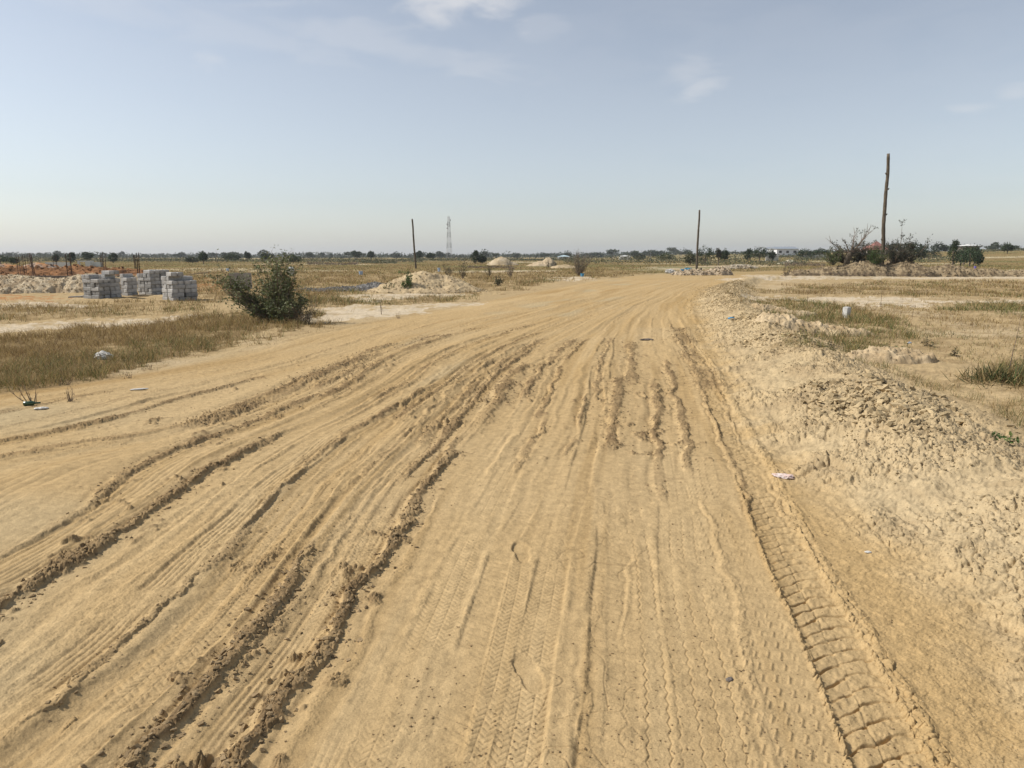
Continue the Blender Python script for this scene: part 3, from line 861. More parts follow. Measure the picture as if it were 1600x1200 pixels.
# ------------------------------------------------------------------ heaps of soil, sand and stone
def heap(name, label, cat, cx, cy, bumps, col, col2, res=.08, rough=.5, sink=.08, group=None, lumps=0, lump=(.03, .12), lcol=None, sharp=1.0, freq=1.0):
    """bumps: (dx, dy, rx, ry, h, power)"""
    x0 = min(b[0] - b[2] for b in bumps) - .3; x1 = max(b[0] + b[2] for b in bumps) + .3
    y0 = min(b[1] - b[3] for b in bumps) - .3; y1 = max(b[1] + b[3] for b in bumps) + .3
    nx = int((x1 - x0) / res) + 1; ny = int((y1 - y0) / (res * 1.3)) + 1
    gx, gy = np.meshgrid(np.linspace(x0, x1, nx), np.linspace(y0, y1, ny), indexing='ij')
    lx, ly = gx.ravel(), gy.ravel(); X, Y = lx + cx, ly + cy

    def hf(lx, ly):
        X, Y = lx + cx, ly + cy
        wx = .25 * fbm(X * .9 * freq, Y * .9 * freq, 3, 201); wy = .25 * fbm(X * .9 * freq + 9, Y * .9 * freq, 3, 202)
        h = np.zeros(lx.shape); m = np.full(lx.shape, 9.0)
        for dx, dy, rx, ry, hh, pw in bumps:
            r = np.sqrt(((lx - dx + wx * min(rx, 1)) / rx) ** 2 + ((ly - dy + wy * min(ry, 1)) / ry) ** 2 + .025)
            h = np.maximum(h, hh * np.clip(1 - r, 0, 1) ** pw); m = np.minimum(m, r)
        e = sst(1.0, .75, m)
        n = rough * (.10 * fbm(X * 1.9 * freq, Y * 1.9 * freq, 4, 203) + .11 * plates(X * 2.6 * freq, Y * 2.6 * freq, 204) + .07 * plates(X * 6.5 * freq, Y * 6.5 * freq, 205) + .04 * fbm(X * 9 * freq, Y * 9 * freq, 3, 206))
        return h + e * n, m
    h, m = hf(lx, ly)
    zb = gzn(X, Y); base = gz(cx, cy)
    z = zb + h * sst(1.0, .9, m) + .004 - sink * sst(.9, 1.02, m)
    n1 = fbm(X * 1.1 * freq, Y * 1.1 * freq, 4, 207)
    c = np.tile(np.array([col]), (len(X), 1)); c = mixc(c, col2, sst(-.3, .5, n1 + .3 * fbm(X * 5, Y * 5, 2, 208)))
    idx = np.arange(nx * ny).reshape(nx, ny)
    F = np.stack([idx[:-1, :-1].ravel(), idx[1:, :-1].ravel(), idx[1:, 1:].ravel(), idx[:-1, 1:].ravel()], 1)
    F = F[(m[F] < 1.03).any(1)]
    u, inv = np.unique(F, return_inverse=True); F = inv.reshape(F.shape)
    o = np_mesh(name, np.stack([lx[u], ly[u], z[u] - base], 1), [F], M['ground'], None, True, c[u])
    o.location = (cx, cy, base)
    tag(o, label, cat, group)
    if lumps:
        ax = rng.uniform(x0, x1, lumps * 3); ay = rng.uniform(y0, y1, lumps * 3)
        hh, mm = hf(ax, ay); k = mm < .98 + .1 * rng.random(len(mm)); ax, ay, hh = ax[k][:lumps], ay[k][:lumps], hh[k][:lumps]
        az_ = gzn(ax + cx, ay + cy) - base + hh
        S = lump[0] + (lump[1] - lump[0]) * rng.random(len(ax)) ** 3
        cc = np.array([lcol or col]) * (.7 + .45 * rng.random((len(ax), 1)))
        l = scatter_lumps('lumps', np.stack([ax, ay, az_], 1), S, cc, M['ground'], o, .7, .4)
        l['kind'] = 'stuff'
    return o


def at(px, py):
    x, y = G(px, py); return x, y


# white rubble heap on the left with slabs lying on it
x, y = at(80, 458)
heap('rubble_heap', 'long low heap of whitish broken soil left of the concrete block stacks', 'soil heap', x, y + 1.4,
     [(-2.4, 0, 4.2, 1.7, .75, .8), (.9, .1, 3.0, 1.5, .80, .8), (3.1, .6, 2.2, 1.3, .72, .8), (-5.5, -.3, 3.2, 1.6, .42, .9)], (.48, .40, .28), (.33, .25, .16), .05, .62, lumps=9000, lump=(.012, .06), lcol=(.50, .41, .28), freq=3.8)
# orange earth behind it
x, y = at(60, 437)
heap('laterite_mound', 'long low bank of orange brown earth behind the whitish heap', 'earth mound', x - 3, y + 3.5,
     [(-9, 0, 9, 4, .6, .8), (-1, .5, 8, 4, .65, .8), (5, 1, 6, 3, .58, .9), (2.5, 2, 3, 2, .8, .8), (-14, 0, 9, 4, .55, .8)], (.255, .135, .068), (.15, .085, .048), .12, 1.5, lumps=2600, lump=(.03, .16), lcol=(.21, .115, .06))
x, y = at(14, 424)
heap('laterite_mound', 'small dark grey and orange earth mound at the far left edge', 'earth mound', XW(5, 62), 62, [(0, 0, 3.2, 2.2, .95, .8), (2.5, 1, 3, 2, 1.05, .8)], (.33, .27, .22), (.40, .20, .09), .14, 1, lumps=200, lump=(.05, .2))
# grey gravel
x, y = at(572, 455)
heap('gravel_heap', 'low spread heap of dark grey gravel beside the sand heap', 'gravel heap', x, y + .5, [(.3, .2, 1.25, .9, .40, .8), (-1.1, -.2, 1.6, .7, .20, .8), (-2.4, -.3, 1.2, .5, .10, .9)], (.17, .165, .155), (.24, .23, .215), .05, .25, lumps=4200, lump=(.02, .055), lcol=(.23, .22, .205), freq=2)
x, y = at(655, 457)
heap('sand_heap', 'large rough heap of tan sand beside the grey gravel', 'sand heap', x, y + 1.1, [(0, 0, 2.0, 1.7, .98, .85), (.8, .2, 1.9, 1.5, .75, .85), (-.9, .1, 1.4, 1.3, .62, .8), (.2, -.2, 2.9, 1.8, .45, .9)], (.46, .36, .22), (.39, .30, .185), .045, .42, lumps=1500, lump=(.012, .06), freq=1.7)
x, y = XW(783, 125), 125
heap('sand_heap', 'pale pointed sand heap between the lattice tower and the bare thorn bush', 'sand heap', x, y, [(0, 0, 2.4, 2.6, 1.55, .8), (1.6, .4, 1.5, 2, .65, .9), (-1.2, -.5, 1.6, 1.6, .5, .9)], (.47, .39, .27), (.38, .30, .19), .12, .8)
x, y = XW(850, 115), 115
heap('sand_heap', 'pale sand heap with a steep right side left of the bare thorn bush', 'sand heap', x, y, [(.7, 0, 1.5, 1.8, 1.5, .75), (-.5, 0, 2.0, 2, .85, .9), (-1.4, -.2, 1.6, 1.5, .4, .9)], (.45, .36, .24), (.36, .28, .18), .12, .9)
x, y = XW(882, 100), 100
heap('sand_heap', 'flat low pale mound just left of the bare thorn bush', 'sand heap', x, y, [(0, 0, 2.2, 1.6, .42, .8)], (.43, .34, .22), (.36, .28, .17), .14, .8)
x, y = XW(1234, 150), 150
heap('sand_heap', 'small pale heap in front of the white walled shed', 'sand heap', x, y, [(0, 0, 2.0, 2, .95, .9), (-1.0, 0, 1.6, 1.5, .5, .9)], (.55, .49, .38), (.48, .42, .32), .2, .7)
# long graded bank on the right
Yb = 60
o = heap('soil_bank', 'long rough bank of pale brown soil below the timber pole on the right', 'soil bank', XW(1420, Yb), Yb,
     [(-6.5, 0, 3.4, 1.5, .75, .8), (-3.5, .5, 3.8, 2.2, 1.30, .75), (-.2, .2, 3.4, 2.0, 1.10, .75), (3.2, .2, 3.2, 1.7, .95, .75), (1.0, 3.6, 2.4, 2, 1.75, .8), (6.2, 0, 3.2, 1.5, .62, .8), (9.5, -.3, 3.4, 1.5, .5, .8), (13, -.4, 3.4, 1.5, .6, .8), (-9.2, -.2, 1.5, 1.0, .45, .8)],
     (.29, .225, .14), (.16, .12, .075), .07, .85, lumps=5200, lump=(.02, .12), lcol=(.26, .20, .125), freq=2.3)
# debris pile at the bend
x, y = at(1102, 430)
heap('debris_heap', 'low heap of pale rubble beside the road bend near the blue pails', 'rubble heap', x, y, [(-1.0, 0, 2.0, .9, .40, .8), (1.2, .2, 1.3, .9, .62, .7)], (.42, .34, .24), (.26, .19, .12), .08, 1.1, lumps=700, lump=(.03, .14), lcol=(.42, .34, .24), freq=2.2)
x, y = at(1155, 420)
heap('debris_heap', 'low grey heap of rubble beyond the road bend', 'rubble heap', x, y, [(0, 0, 2.6, 1.2, .5, .8)], (.38, .33, .25), (.24, .19, .13), .1, 1.1, lumps=200, lump=(.04, .18), freq=1.3)
# small mounds behind the verge in the right field
for px, py, lab, bb in ((1215, 492, 'small crumbly pale mound at the front edge of the long grass patch', [(0, 0, .75, .5, .17, .8), (.5, -.2, .5, .4, .10, .8)]),
                        (1255, 522, 'flat pale sand mound in front of the grass patch on the right', [(0, 0, 1.1, .6, .20, .8), (.7, -.3, .7, .4, .10, .8)]),
                        (1390, 562, 'pale sand mound with a broken dark lip on the right', [(0, 0, .85, .45, .17, .8), (.25, -.15, .4, .25, .10, .6)])):
    x, y = at(px, py)
    heap('soil_mound', lab, 'soil mound', x, y, bb, (.47, .37, .235), (.36, .27, .16), .02, .42, sink=.04, group='small soil mounds behind the verge', lumps=160, lump=(.008, .035), freq=3)

# ------------------------------------------------------------------ concrete blocks in stacks
def block_mesh(seed):
    bm = bmesh.new(); bmesh.ops.create_cube(bm, size=1)
    bmesh.ops.scale(bm, vec=(.440, .216, .149), verts=bm.verts)
    bmesh.ops.bevel(bm, geom=bm.edges[:], offset=.017, segments=1, affect='EDGES')
    r = random.Random(seed)
    for v in bm.verts:
        v.co += Vector((r.uniform(-1, 1), r.uniform(-1, 1), r.uniform(-1, 1))) * .003
    me = bpy.data.meshes.new('concrete_block'); bm.to_mesh(me); bm.free(); me.materials.append(M['concrete'])
    me.polygons.foreach_set('use_smooth', [False] * len(me.polygons))
    return me


BLOCKS = [block_mesh(i) for i in range(6)]


def block(x, y, z, rz, label, group, tilt=(0, 0)):
    o = link(bpy.data.objects.new('concrete_block', random.choice(BLOCKS)))
    o.location = (x, y, z); o.rotation_euler = (tilt[0], tilt[1], rz)
    return tag(o, label, 'concrete block', group)


def stack(px, py, ang, nl, nw, courses, label, group, drop=()):
    """courses alternate; nl: blocks along their length, nw: across"""
    cx, cy = at(px, py)
    side = nl * .455
    cy += side * .55; base = min(gz(cx + i, cy + j) for i in (-.4, .4) for j in (-.4, .4)) - .01
    for c in range(courses):
        rot = ang + (math.pi / 2 if c % 2 else 0)
        for i in range(nl):
            for j in range(nw):
                if (c, i, j) in drop: continue
                lx = (i - (nl - 1) / 2) * .460 + random.uniform(-.03, .03); ly = (j - (nw - 1) / 2) * .232 + random.uniform(-.008, .008)
                x = cx + lx * math.cos(rot) - ly * math.sin(rot); y = cy + lx * math.sin(rot) + ly * math.cos(rot)
                block(x, y, base + .0745 + c * .1495, rot + random.uniform(-.04, .04), label, group)


stack(272, 470, R(-42), 2, 4, 7, 'grey concrete block in the rightmost stack, nearest the green bush', 'concrete blocks of the rightmost stack',
      drop={(6, 0, 0), (6, 0, 1), (6, 0, 2), (6, 1, 3), (6, 1, 2), (6, 0, 3), (5, 0, 0), (5, 1, 0)})
stack(233, 461, R(-30), 2, 4, 7, 'grey concrete block in the tall stack just behind the rightmost one', 'concrete blocks of the tall rear stack', drop={(6, 0, 0), (6, 0, 1)})
stack(198, 463, R(-30), 1, 2, 6, 'grey concrete block in the small narrow stack', 'concrete blocks of the narrow stack', drop={(5, 0, 0)})
stack(149, 468, R(-24), 2, 4, 7, 'grey concrete block in the leftmost stack, beside the whitish heap', 'concrete blocks of the leftmost stack',
      drop={(6, 0, 0), (6, 0, 1), (6, 0, 2), (6, 0, 3), (6, 1, 0), (6, 1, 1), (5, 0, 0), (5, 1, 0), (5, 0, 1), (4, 0, 3), (4, 0, 2)})
# single blocks lying on the whitish heap and in the grass
for px, py, dz, rz, tl, lab in ((84, 441, .80, .5, (.2, .5), 'single pale block tilted on top of the whitish heap'), (22, 449, .52, .3, (.3, .2), 'dark single block half buried on the left of the whitish heap'),
                                (108, 458, .16, -.2, (.2, .2), 'grey single block leaning on the lower slope of the whitish heap'), (66, 457, .25, .9, (.5, .1), 'broken block among the rubble in the middle of the whitish heap')):
    Yq = at(80, 458)[1] + (1.4 if dz > .4 else .4)
    x = XW(px, Yq)
    block(x, Yq, ZW(py, Yq), rz, lab, 'single concrete blocks lying about', tl)
for px, py, rz, lab in ((120, 465, .2, 'flat slab of concrete lying in the grass before the leftmost stack'), (218, 463, 0, 'thin pale board lying between the narrow and the rear stack'), (212, 467, .05, 'long thin timber batten lying in the grass before the stacks')):
    x, y = at(px, py); m = MB(); w = (.5, .3, .05) if px == 120 else ((.45, .2, .03) if px == 218 else (.95, .06, .03))
    m.box((0, 0, 0), w, rz, .05); o = m.build('concrete_slab' if px == 120 else 'timber_board', M['concrete'] if px == 120 else M['sawn']); o.location = (x, y, gz(x, y) + .05)
    tag(o, lab, 'slab' if px == 120 else 'board')


# block pillar behind the bush: laid masonry, five courses
def block_wall(px0, px1, Yw, courses, label, name='block_wall', bh=.17, depth=.225, z0=0.0, mat='concrete', bl=.46):
    x0, x1 = XW(px0, Yw), XW(px1, Yw); m = MB(); base = gz((x0 + x1) / 2, Yw)
    for c in range(courses):
        xx = x0 - (bl / 2 if c % 2 else 0)
        while xx < x1 - .02:
            a, b = max(xx, x0), min(xx + bl - .012, x1)
            if b - a > .04: m.box(((a + b) / 2 - x0, 0, z0 + (c + .5) * bh), (b - a, depth * random.uniform(.97, 1.0), bh - .012))
            xx += bl
    m.box(((x1 - x0) / 2, 0, z0 + courses * bh / 2), (x1 - x0 - .03, depth * .86, courses * bh - .02))
    o = m.build(name, M[mat]); o.location = (x0, Yw, base - .03)
    return tag(o, label, 'block wall', kind='thing')


M['brownblock'] = noise_mat('weathered_blocks', (.24, .215, .19), (.38, .345, .30), 4, .95, .006, 30)
M['darkblock'] = noise_mat('damp_blocks', (.12, .10, .085), (.20, .17, .145), 4, .95, .006, 30)
block_wall(361, 393, 35, 5, 'short piece of brownish grey block wall behind the green bush', bh=.165, mat='brownblock')
block_wall(-60, 212, 41, 4, 'long low dark foundation wall of blocks behind the stacks', 'foundation_wall', bh=.13, z0=0, mat='darkblock')
# unfinished white room far left
Yq = 105
x0 = XW(124, Yq); base = gz(x0, Yq)
e = tag(empty('unfinished_building', (x0, Yq, base)), 'tiny unfinished whitish block building beyond the orange earth bank', 'building')
M['pale'] = noise_mat('pale_render', (.50, .50, .47), (.62, .61, .57), 1, .9)
M['dark'] = noise_mat('dark_opening', (.04, .04, .035), (.07, .065, .06), 2, .9)
m = MB(); m.box((0, 0, .45), (.25, .3, .9)); m.box((1.0, 0, .82), (1.75, .3, .16)); m.box((2.0, 0, .45), (.25, .3, .9)); m.build('wall', M['pale'], e)
m = MB(); m.box((1.0, 1.5, .35), (1.8, .3, .7)); m.build('rear_wall', M['pale'], e)
m = MB(); m.box((0, 0, .42), (.6, .5, .85), .1); m.box((1.0, .4, .36), (1.3, .3, .7), .1); o = m.build('block_wall', M['pale']); o.location = (XW(146, Yq), Yq - 1, base)
tag(o, 'white block wall pieces right of the tiny unfinished building', 'block wall')
m = MB(); m.box((0, 0, .35), (3.4, .3, .7)); o = m.build('block_wall', M['pale']); o.location = (XW(104, Yq), Yq - 2, base); tag(o, 'low grey wall left of the tiny unfinished building', 'block wall')


# ------------------------------------------------------------------ column cages of reinforcing steel
def cage(px, Y, top, label, w=.24, lean=0.0, z0=0.0):
    x = XW(px, Y); g = gz(x, Y) - .3; H = ZW(top - 2.5, Y) - g
    e = tag(empty('rebar_cage', (x, Y, g), random.uniform(0, .8)), label, 'rebar column', 'steel column cages standing in the orange earth')
    for sx in (-1, 1):
        for sy in (-1, 1):
            m = MB(); hh = H * random.uniform(.95, 1.02)
            m.tube([(sx * w / 2 + lean * H * t + .015 * math.sin(t * 5 + sx), sy * w / 2, hh * t) for t in (0, .35, .7, 1)], .014, 5)
            m.build('bar', M['steel'], e)
    m = MB(); z = .2; sp = []
    while z < H * .92:
        L_ = lean * z; q = w / 2 + .014
        sp += [(L_ - q, -q, z), (L_ + q, -q, z + .04), (L_ + q, q, z + .085), (L_ - q, q, z + .13)]; z += .17
    m.tube(sp, .007, 4, False); m.build('stirrups', M['steel'], e)


for px, Y, top, w, lean, lab in ((37, 43, 399, .34, 0, 'wide steel cage, leftmost of the rebar columns'), (50, 56, 399, .22, -.02, 'thinner rebar column second from the left'), (55, 50, 397, .10, -.06, 'leaning dark rebar bundle right beside the thinner rebar column'),
                                 (88, 62, 400, .25, 0, 'short distant rebar column between the wide cage and the middle one'), (110, 44, 397, .24, .01, 'tall middle rebar column with four free bar ends'), (161, 58, 399, .12, 0, 'thin distant bar left of the rebar column behind the leftmost stack'),
                                 (165, 46, 397, .13, .03, 'rebar column standing behind the leftmost block stack'), (213, 56, 399, .10, 0, 'thin rebar column behind the narrow stack'), (217, 46, 398, .12, .04, 'leaning dark rebar column just left of the tall rear stack')):
    cage(px, Y, top, lab, w, lean)


# ------------------------------------------------------------------ poles and tower
def pole(px0, top, px1, Y, r0, r1, label, bend, knots=True, gz0=None):
    x0 = XW(px0, Y); g = gz(x0, Y) - .4
    Ht = ZW(top, Y); x1 = XW(px1, Y, Ht)
    n = 26; pts = []; rad = []
    for i in range(n):
        t = i / (n - 1)
        b = bend * (math.sin(t * 9) * .5 + math.sin(t * 23 + 1) * .18)
        pts.append(((x1 - x0) * t + b, .3 * b, (Ht - g) * t)); rad.append((r0 + (r1 - r0) * t) * (1 + .07 * math.sin(i * 2.7)))
    e = tag(empty('timber_pole', (x0, Y, g)), label, 'pole', 'rough timber poles')
    m = MB(); m.tube(pts, rad, 10); m.build('trunk', M['pole'], e, True)
    if knots:
        m = MB()
        for t, s in ((.72, 1), (.86, -1), (.52, 1), (.33, -1), (.18, 1)):
            i = int(t * (n - 1)); p = Vector(pts[i]); m.tube([p, p + Vector((s * r0 * 1.05, -.03, .05)), p + Vector((s * r0 * 1.35, -.04, .12))], [r0 * .5, r0 * .42, r0 * .22], 6)
        m.build('branch_stub', M['pole'], e, True)
    return e


pole(1377, 240, 1388, 63, .17, .12, 'tallest pole, rough bent trunk standing behind the brush pile on the right', .10)
pole(1088, 328, 1093, 78, .13, .09, 'straight timber pole standing beside the road bend', .03, False)
pole(650, 342, 644, 95, .13, .10, 'thin dark pole leaning left behind the large sand heap', .03, False)
# short stump beside the middle pole
x = XW(1091, 78); m = MB(); m.tube([(0, 0, -.2), (0, 0, .35)], [.10, .09], 8); o = m.build('timber_stump', M['pole']); o.location = (x + .25, 77.8, gz(x, 77.8)); tag(o, 'short timber stump right beside the foot of the road bend pole', 'stump')

Yt = 460
M['tower_a'] = noise_mat('tower_grey_paint', (.20, .20, .20), (.26, .26, .26), 2, .7)
M['tower_b'] = noise_mat('tower_white_paint', (.50, .50, .50), (.60, .60, .60), 2, .7)
xt = XW(702, Yt); Ht = ZW(338, Yt)
tw = tag(empty('lattice_tower', (xt, Yt, 0), .35), 'tall grey and white lattice mast rising above the far treeline', 'tower')
wb, wt = 3.0, .95
for sec in range(8):
    z0, z1 = Ht * sec / 8, Ht * (sec + 1) / 8; mt = M['tower_a'] if sec % 2 == 0 else M['tower_b']
    f = lambda z: (wb + (wt - wb) * z / Ht) / 2
    m = MB()
    for a, b in ((-1, -1), (1, -1), (1, 1), (-1, 1)):
        m.tube([(a * f(z0), b * f(z0), z0), (a * f(z1), b * f(z1), z1)], .11, 4)
    for k in range(3):
        za, zb = z0 + (z1 - z0) * k / 3, z0 + (z1 - z0) * (k + 1) / 3
        cr = ((-1, -1), (1, -1), (1, 1), (-1, 1))
        for i in range(4):
            a, b = cr[i], cr[(i + 1) % 4]
            m.tube([(a[0] * f(za), a[1] * f(za), za), (b[0] * f(zb), b[1] * f(zb), zb)], .055, 4)
            m.tube([(a[0] * f(zb), a[1] * f(zb), zb), (b[0] * f(zb), b[1] * f(zb), zb)], .045, 4)
    m.build('mast_section', mt, tw)
for z, s in ((Ht * .91, 1), (Ht * .81, -1), (Ht * .72, -1)):
    m = MB(); m.tube([(s * .7, -.3, z), (s * 1.2, -.5, z)], [.18, .62], 10); m.tube([(s * .3, -.2, z), (s * .7, -.3, z)], .07, 5); m.build('antenna', M['tower_a'], tw)
for px, top, Yz in ((723, 396, 460), (842, 396, 480), (959, 394, 330), (1016, 394, 330), (1064, 393, 330)):
    x = XW(px, Yz); m = MB(); m.tube([(0, 0, -.5), (0, 0, ZW(top, Yz) - gz(x, Yz))], .10, 5); m.box((0, 0, ZW(top, Yz) - gz(x, Yz) - .5), (1.6, .12, .12)); o = m.build('utility_pole', M['tower_a']); o.location = (x, Yz, gz(x, Yz))
    tag(o, 'tiny grey utility pole with a crossarm on the far skyline', 'utility pole', 'tiny utility poles on the skyline')


# ------------------------------------------------------------------ leaves, bushes, trees
def leaf_mesh(name, P, size, c, parent, mat='leaf', elong=1.9, jitter=.45, up=.3):
    n = len(P)
    d = rng.normal(size=(n, 3)); d[:, 2] = d[:, 2] * .6 + up; d /= np.linalg.norm(d, axis=1)[:, None]
    a = rng.normal(size=(n, 3)); s_ = np.cross(d, a); s_ /= np.linalg.norm(s_, axis=1)[:, None]
    nn = np.cross(d, s_)
    L_ = (size * (1 + jitter * (rng.random(n) * 2 - 1)))[:, None] if np.ndim(size) == 0 else size[:, None]
    W_ = L_ / elong / 2
    V = np.stack([P, P + d * L_ * .45 + s_ * W_ + nn * W_ * .35, P + d * L_, P + d * L_ * .45 - s_ * W_ + nn * W_ * .35], 1)
    b = np.arange(n) * 4
    F = np.stack([b, b + 1, b + 2, b + 3], 1)
    return np_mesh(name, V.reshape(-1, 3), [F], M[mat], parent, False, np.repeat(np.clip(c, 0, 1), 4, 0))


def leaf_cols(n, base, var=.35, alt=None, p=.15):
    c = np.array([base]) * (1 + var * (rng.random((n, 1)) * 2 - 1)) * (1 + .12 * (rng.random((n, 3)) * 2 - 1))
    if alt is not None: c = np.where(rng.random((n, 1)) < p, np.array([alt]) * (.7 + .6 * rng.random((n, 1))), c)
    return c


def shrub(name, label, cat, x, y, z, stems, leaves, leaf, col, alt=None, palt=.15, group=None, wood='twig', r0=.018, subs=5, sublen=.35, bare=0.0, rz=0.0, leafspread=.05, side=4, curve=.35, nseg=6):
    """stems: list of (azimuth, tilt from vertical, length)"""
    e = tag(empty(name, (x, y, z), rz), label, cat, group)
    m = MB(); pts_leaf = []
    for a, t, ln in stems:
        d = Vector((math.sin(a) * math.sin(t), math.cos(a) * math.sin(t), math.cos(t)))
        p = Vector((d.x * .05, d.y * .05, -.03)); pts = [p.copy()]
        for i in range(nseg):
            d = (d + Vector((random.uniform(-1, 1), random.uniform(-1, 1), random.uniform(-.6, 1))) * curve * .35 + Vector((0, 0, .05))).normalized()
            p = p + d * ln / nseg; pts.append(p.copy())
        rr = r0 * (ln ** .7)
        m.tube(pts, [rr * (1 - .8 * i / nseg) for i in range(nseg + 1)], side, False)
        for k in range(subs):
            i = random.randint(1, nseg); q = pts[i]; dd = (pts[i] - pts[i - 1]).normalized()
            dd = (dd + Vector((random.uniform(-1, 1), random.uniform(-1, 1), random.uniform(-.4, .9))) * .8).normalized()
            sl = sublen * ln * random.uniform(.5, 1.2); sp = [q.copy()]; w = q.copy()
            for j in range(3):
                dd = (dd + Vector((random.uniform(-1, 1), random.uniform(-1, 1), random.uniform(-.5, .8))) * .3).normalized(); w = w + dd * sl / 3; sp.append(w.copy())
            m.tube(sp, [rr * .38, rr * .3, rr * .2, rr * .1], 3, False)
            for j in range(1, 4): pts_leaf.append((sp[j], sp[j - 1]))
            for _ in range(2):
                j = random.randint(1, 3); d3 = (dd + Vector((random.uniform(-1, 1), random.uniform(-1, 1), random.uniform(-.5, .8)))).normalized()
                e2 = sp[j] + d3 * sl * .4; m.tube([sp[j], e2], [rr * .15, rr * .07], 3, False); pts_leaf.append((e2, sp[j]))
        for i in range(max(1, nseg // 2), nseg + 1): pts_leaf.append((pts[i], pts[i - 1]))
    m.build('stems', M[wood], e)
    if leaves:
        A = np.array([list(p[0]) for p in pts_leaf]); B = np.array([list(p[1]) for p in pts_leaf])
        if bare: k = rng.random(len(A)) > bare; A, B = A[k], B[k]
        i = rng.integers(0, len(A), leaves); t = rng.random((leaves, 1))
        P = A[i] * t + B[i] * (1 - t) + rng.normal(0, leafspread, (leaves, 3)); P[:, 2] = np.maximum(P[:, 2], .01)
        leaf_mesh('foliage', P, leaf, leaf_cols(leaves, col, .4, alt, palt), e)
    return e


def fan(n, t0, t1, l0, l1, a0=0, a1=6.283):
    return [(random.uniform(a0, a1), random.uniform(t0, t1), random.uniform(l0, l1)) for _ in range(n)]


# the big bush by the verge
bx, by = at(428, 506)
st = fan(22, .0, .55, .95, 1.45) + fan(14, .3, .9, .6, 1.05) + [(-1.45 + random.uniform(-.35, .35), random.uniform(.95, 1.25), random.uniform(1.15, 1.65)) for _ in range(16)] + fan(10, .9, 1.3, .5, .8)
shrub('green_bush', 'large dark green bush with small rounded leaves standing on the left verge', 'bush', bx, by + .45, gz(bx, by + .4), st, 10500, .062, (.125, .140, .060), (.26, .27, .16), .2, subs=7, sublen=.32, leafspread=.045, r0=.016)  # paler share of leaves paints specular flecks into the leaf colour
st = fan(34, .5, 1.35, .35, .8)
shrub('dead_brush', 'tangle of dead grey twigs at the right foot of the large green bush', 'dead brush', bx + .62, by + .18, gz(bx + .62, by + .2), st, 900, .035, (.17, .145, .10), (.10, .11, .05), .3, subs=7, sublen=.45, r0=.010)

# green weeds before the sand heap
x, y = at(645, 456)
shrub('weed', 'leafy green weed growing in front of the large sand heap', 'weed', x - .15, y - .85, gz(x, y - .85), [(-.5, .25, .85), (-1.3, .35, .9), (.9, .2, .9), (.5, .4, .7), (1.6, .3, .75), (-.2, .6, .45)], 750, .075, (.09, .14, .045), (.15, .17, .07), .25, subs=4, sublen=.2, leafspread=.035)
shrub('weed', 'low spreading dark green weed at the left foot of the large sand heap', 'weed', x - .9, y - .5, gz(x - .9, y - .5), fan(9, .7, 1.3, .3, .6), 500, .06, (.09, .11, .04), (.2, .18, .09), .3, leafspread=.06)
# small shrubs in the field between
for px, py, h, lab, bare in ((700, 434, 1.0, 'small dark upright shrub just right of the large sand heap', .2), (723, 435, 1.15, 'tallest dark upright shrub in the field beyond the sand heap', .1), (765, 433, .9, 'thin spindly shrub beyond the sand heap', .5),
                             (797, 434, 1.1, 'reddish grey twiggy shrub left of the bare thorn bush', .5), (778, 448, .5, 'small twiggy plant at the left verge before the thin shrub', .5), (857, 418, .9, 'small dark shrub at the foot of the steep sand heap', .1), (868, 417, .8, 'small dark shrub right of the steep sand heap', .1)):
    x, y = at(px, py)
    shrub('small_shrub', lab, 'shrub', x, y, gz(x, y), fan(9, .05, .7, h * .6, h), 260, .085, (.085, .085, .045) if px != 797 else (.17, .13, .10), (.2, .16, .09), .3, 'small shrubs in the dry field', bare=bare, leafspread=.06)
x, y = at(905, 431)
shrub('thorn_bush', 'bare grey brown thorn bush left of the road bend', 'bush', x, y, gz(x, y), fan(34, .05, .95, 1.2, 1.75), 900, .07, (.13, .115, .08), (.09, .10, .045), .3, subs=8, sublen=.4, r0=.014)

# plants on the right
x, y = at(1326, 497)
for px, py, h, lab in ((1376, 480, .95, 'tall thin bare stalk right of the white marker stone'), (1262, 476, .55, 'thin dry stalk left of the white marker stone'), (1424, 500, .5, 'thin dry stalk in the middle of the right field'),
                       (1573, 594, .80, 'tall curved dry stalk with a seed head at the right edge'), (1594, 588, .72, 'brown branching dry stalk at the very right edge'), (1246, 570, .3, 'short dry stalk on top of the verge')):
    x, y = at(px, py)
    shrub('dry_stalk', lab, 'stalk', x, y, gz(x, y), [(random.uniform(0, 6), .08, h)], 26, .03, (.28, .22, .10), None, 0, 'thin dry stalks on the right', subs=4, sublen=.22, r0=.008, leafspread=.01, curve=.2)
for px, py, h, n, lab in ((1228, 432, .75, 14, 'dark twiggy plant before the long soil bank'), (1296, 560, .22, 10, 'low spiky dry plant on the verge beside the green patch'), 
                          (1448, 543, .16, 8, 'tiny dark reddish plant in the bare right field'), (1490, 556, .13, 8, 'tiny grey plant below the reddish one in the right field')):
    x, y = at(px, py)
    shrub('field_plant', lab, 'plant', x, y, gz(x, y), fan(n, .1, 1.0, h * .6, h), n * 14, max(.03, h * .12), (.09, .10, .04) if px > 1500 else (.13, .105, .06), (.25, .22, .12), .25, 'small plants on the right', r0=.012, leafspread=.015)
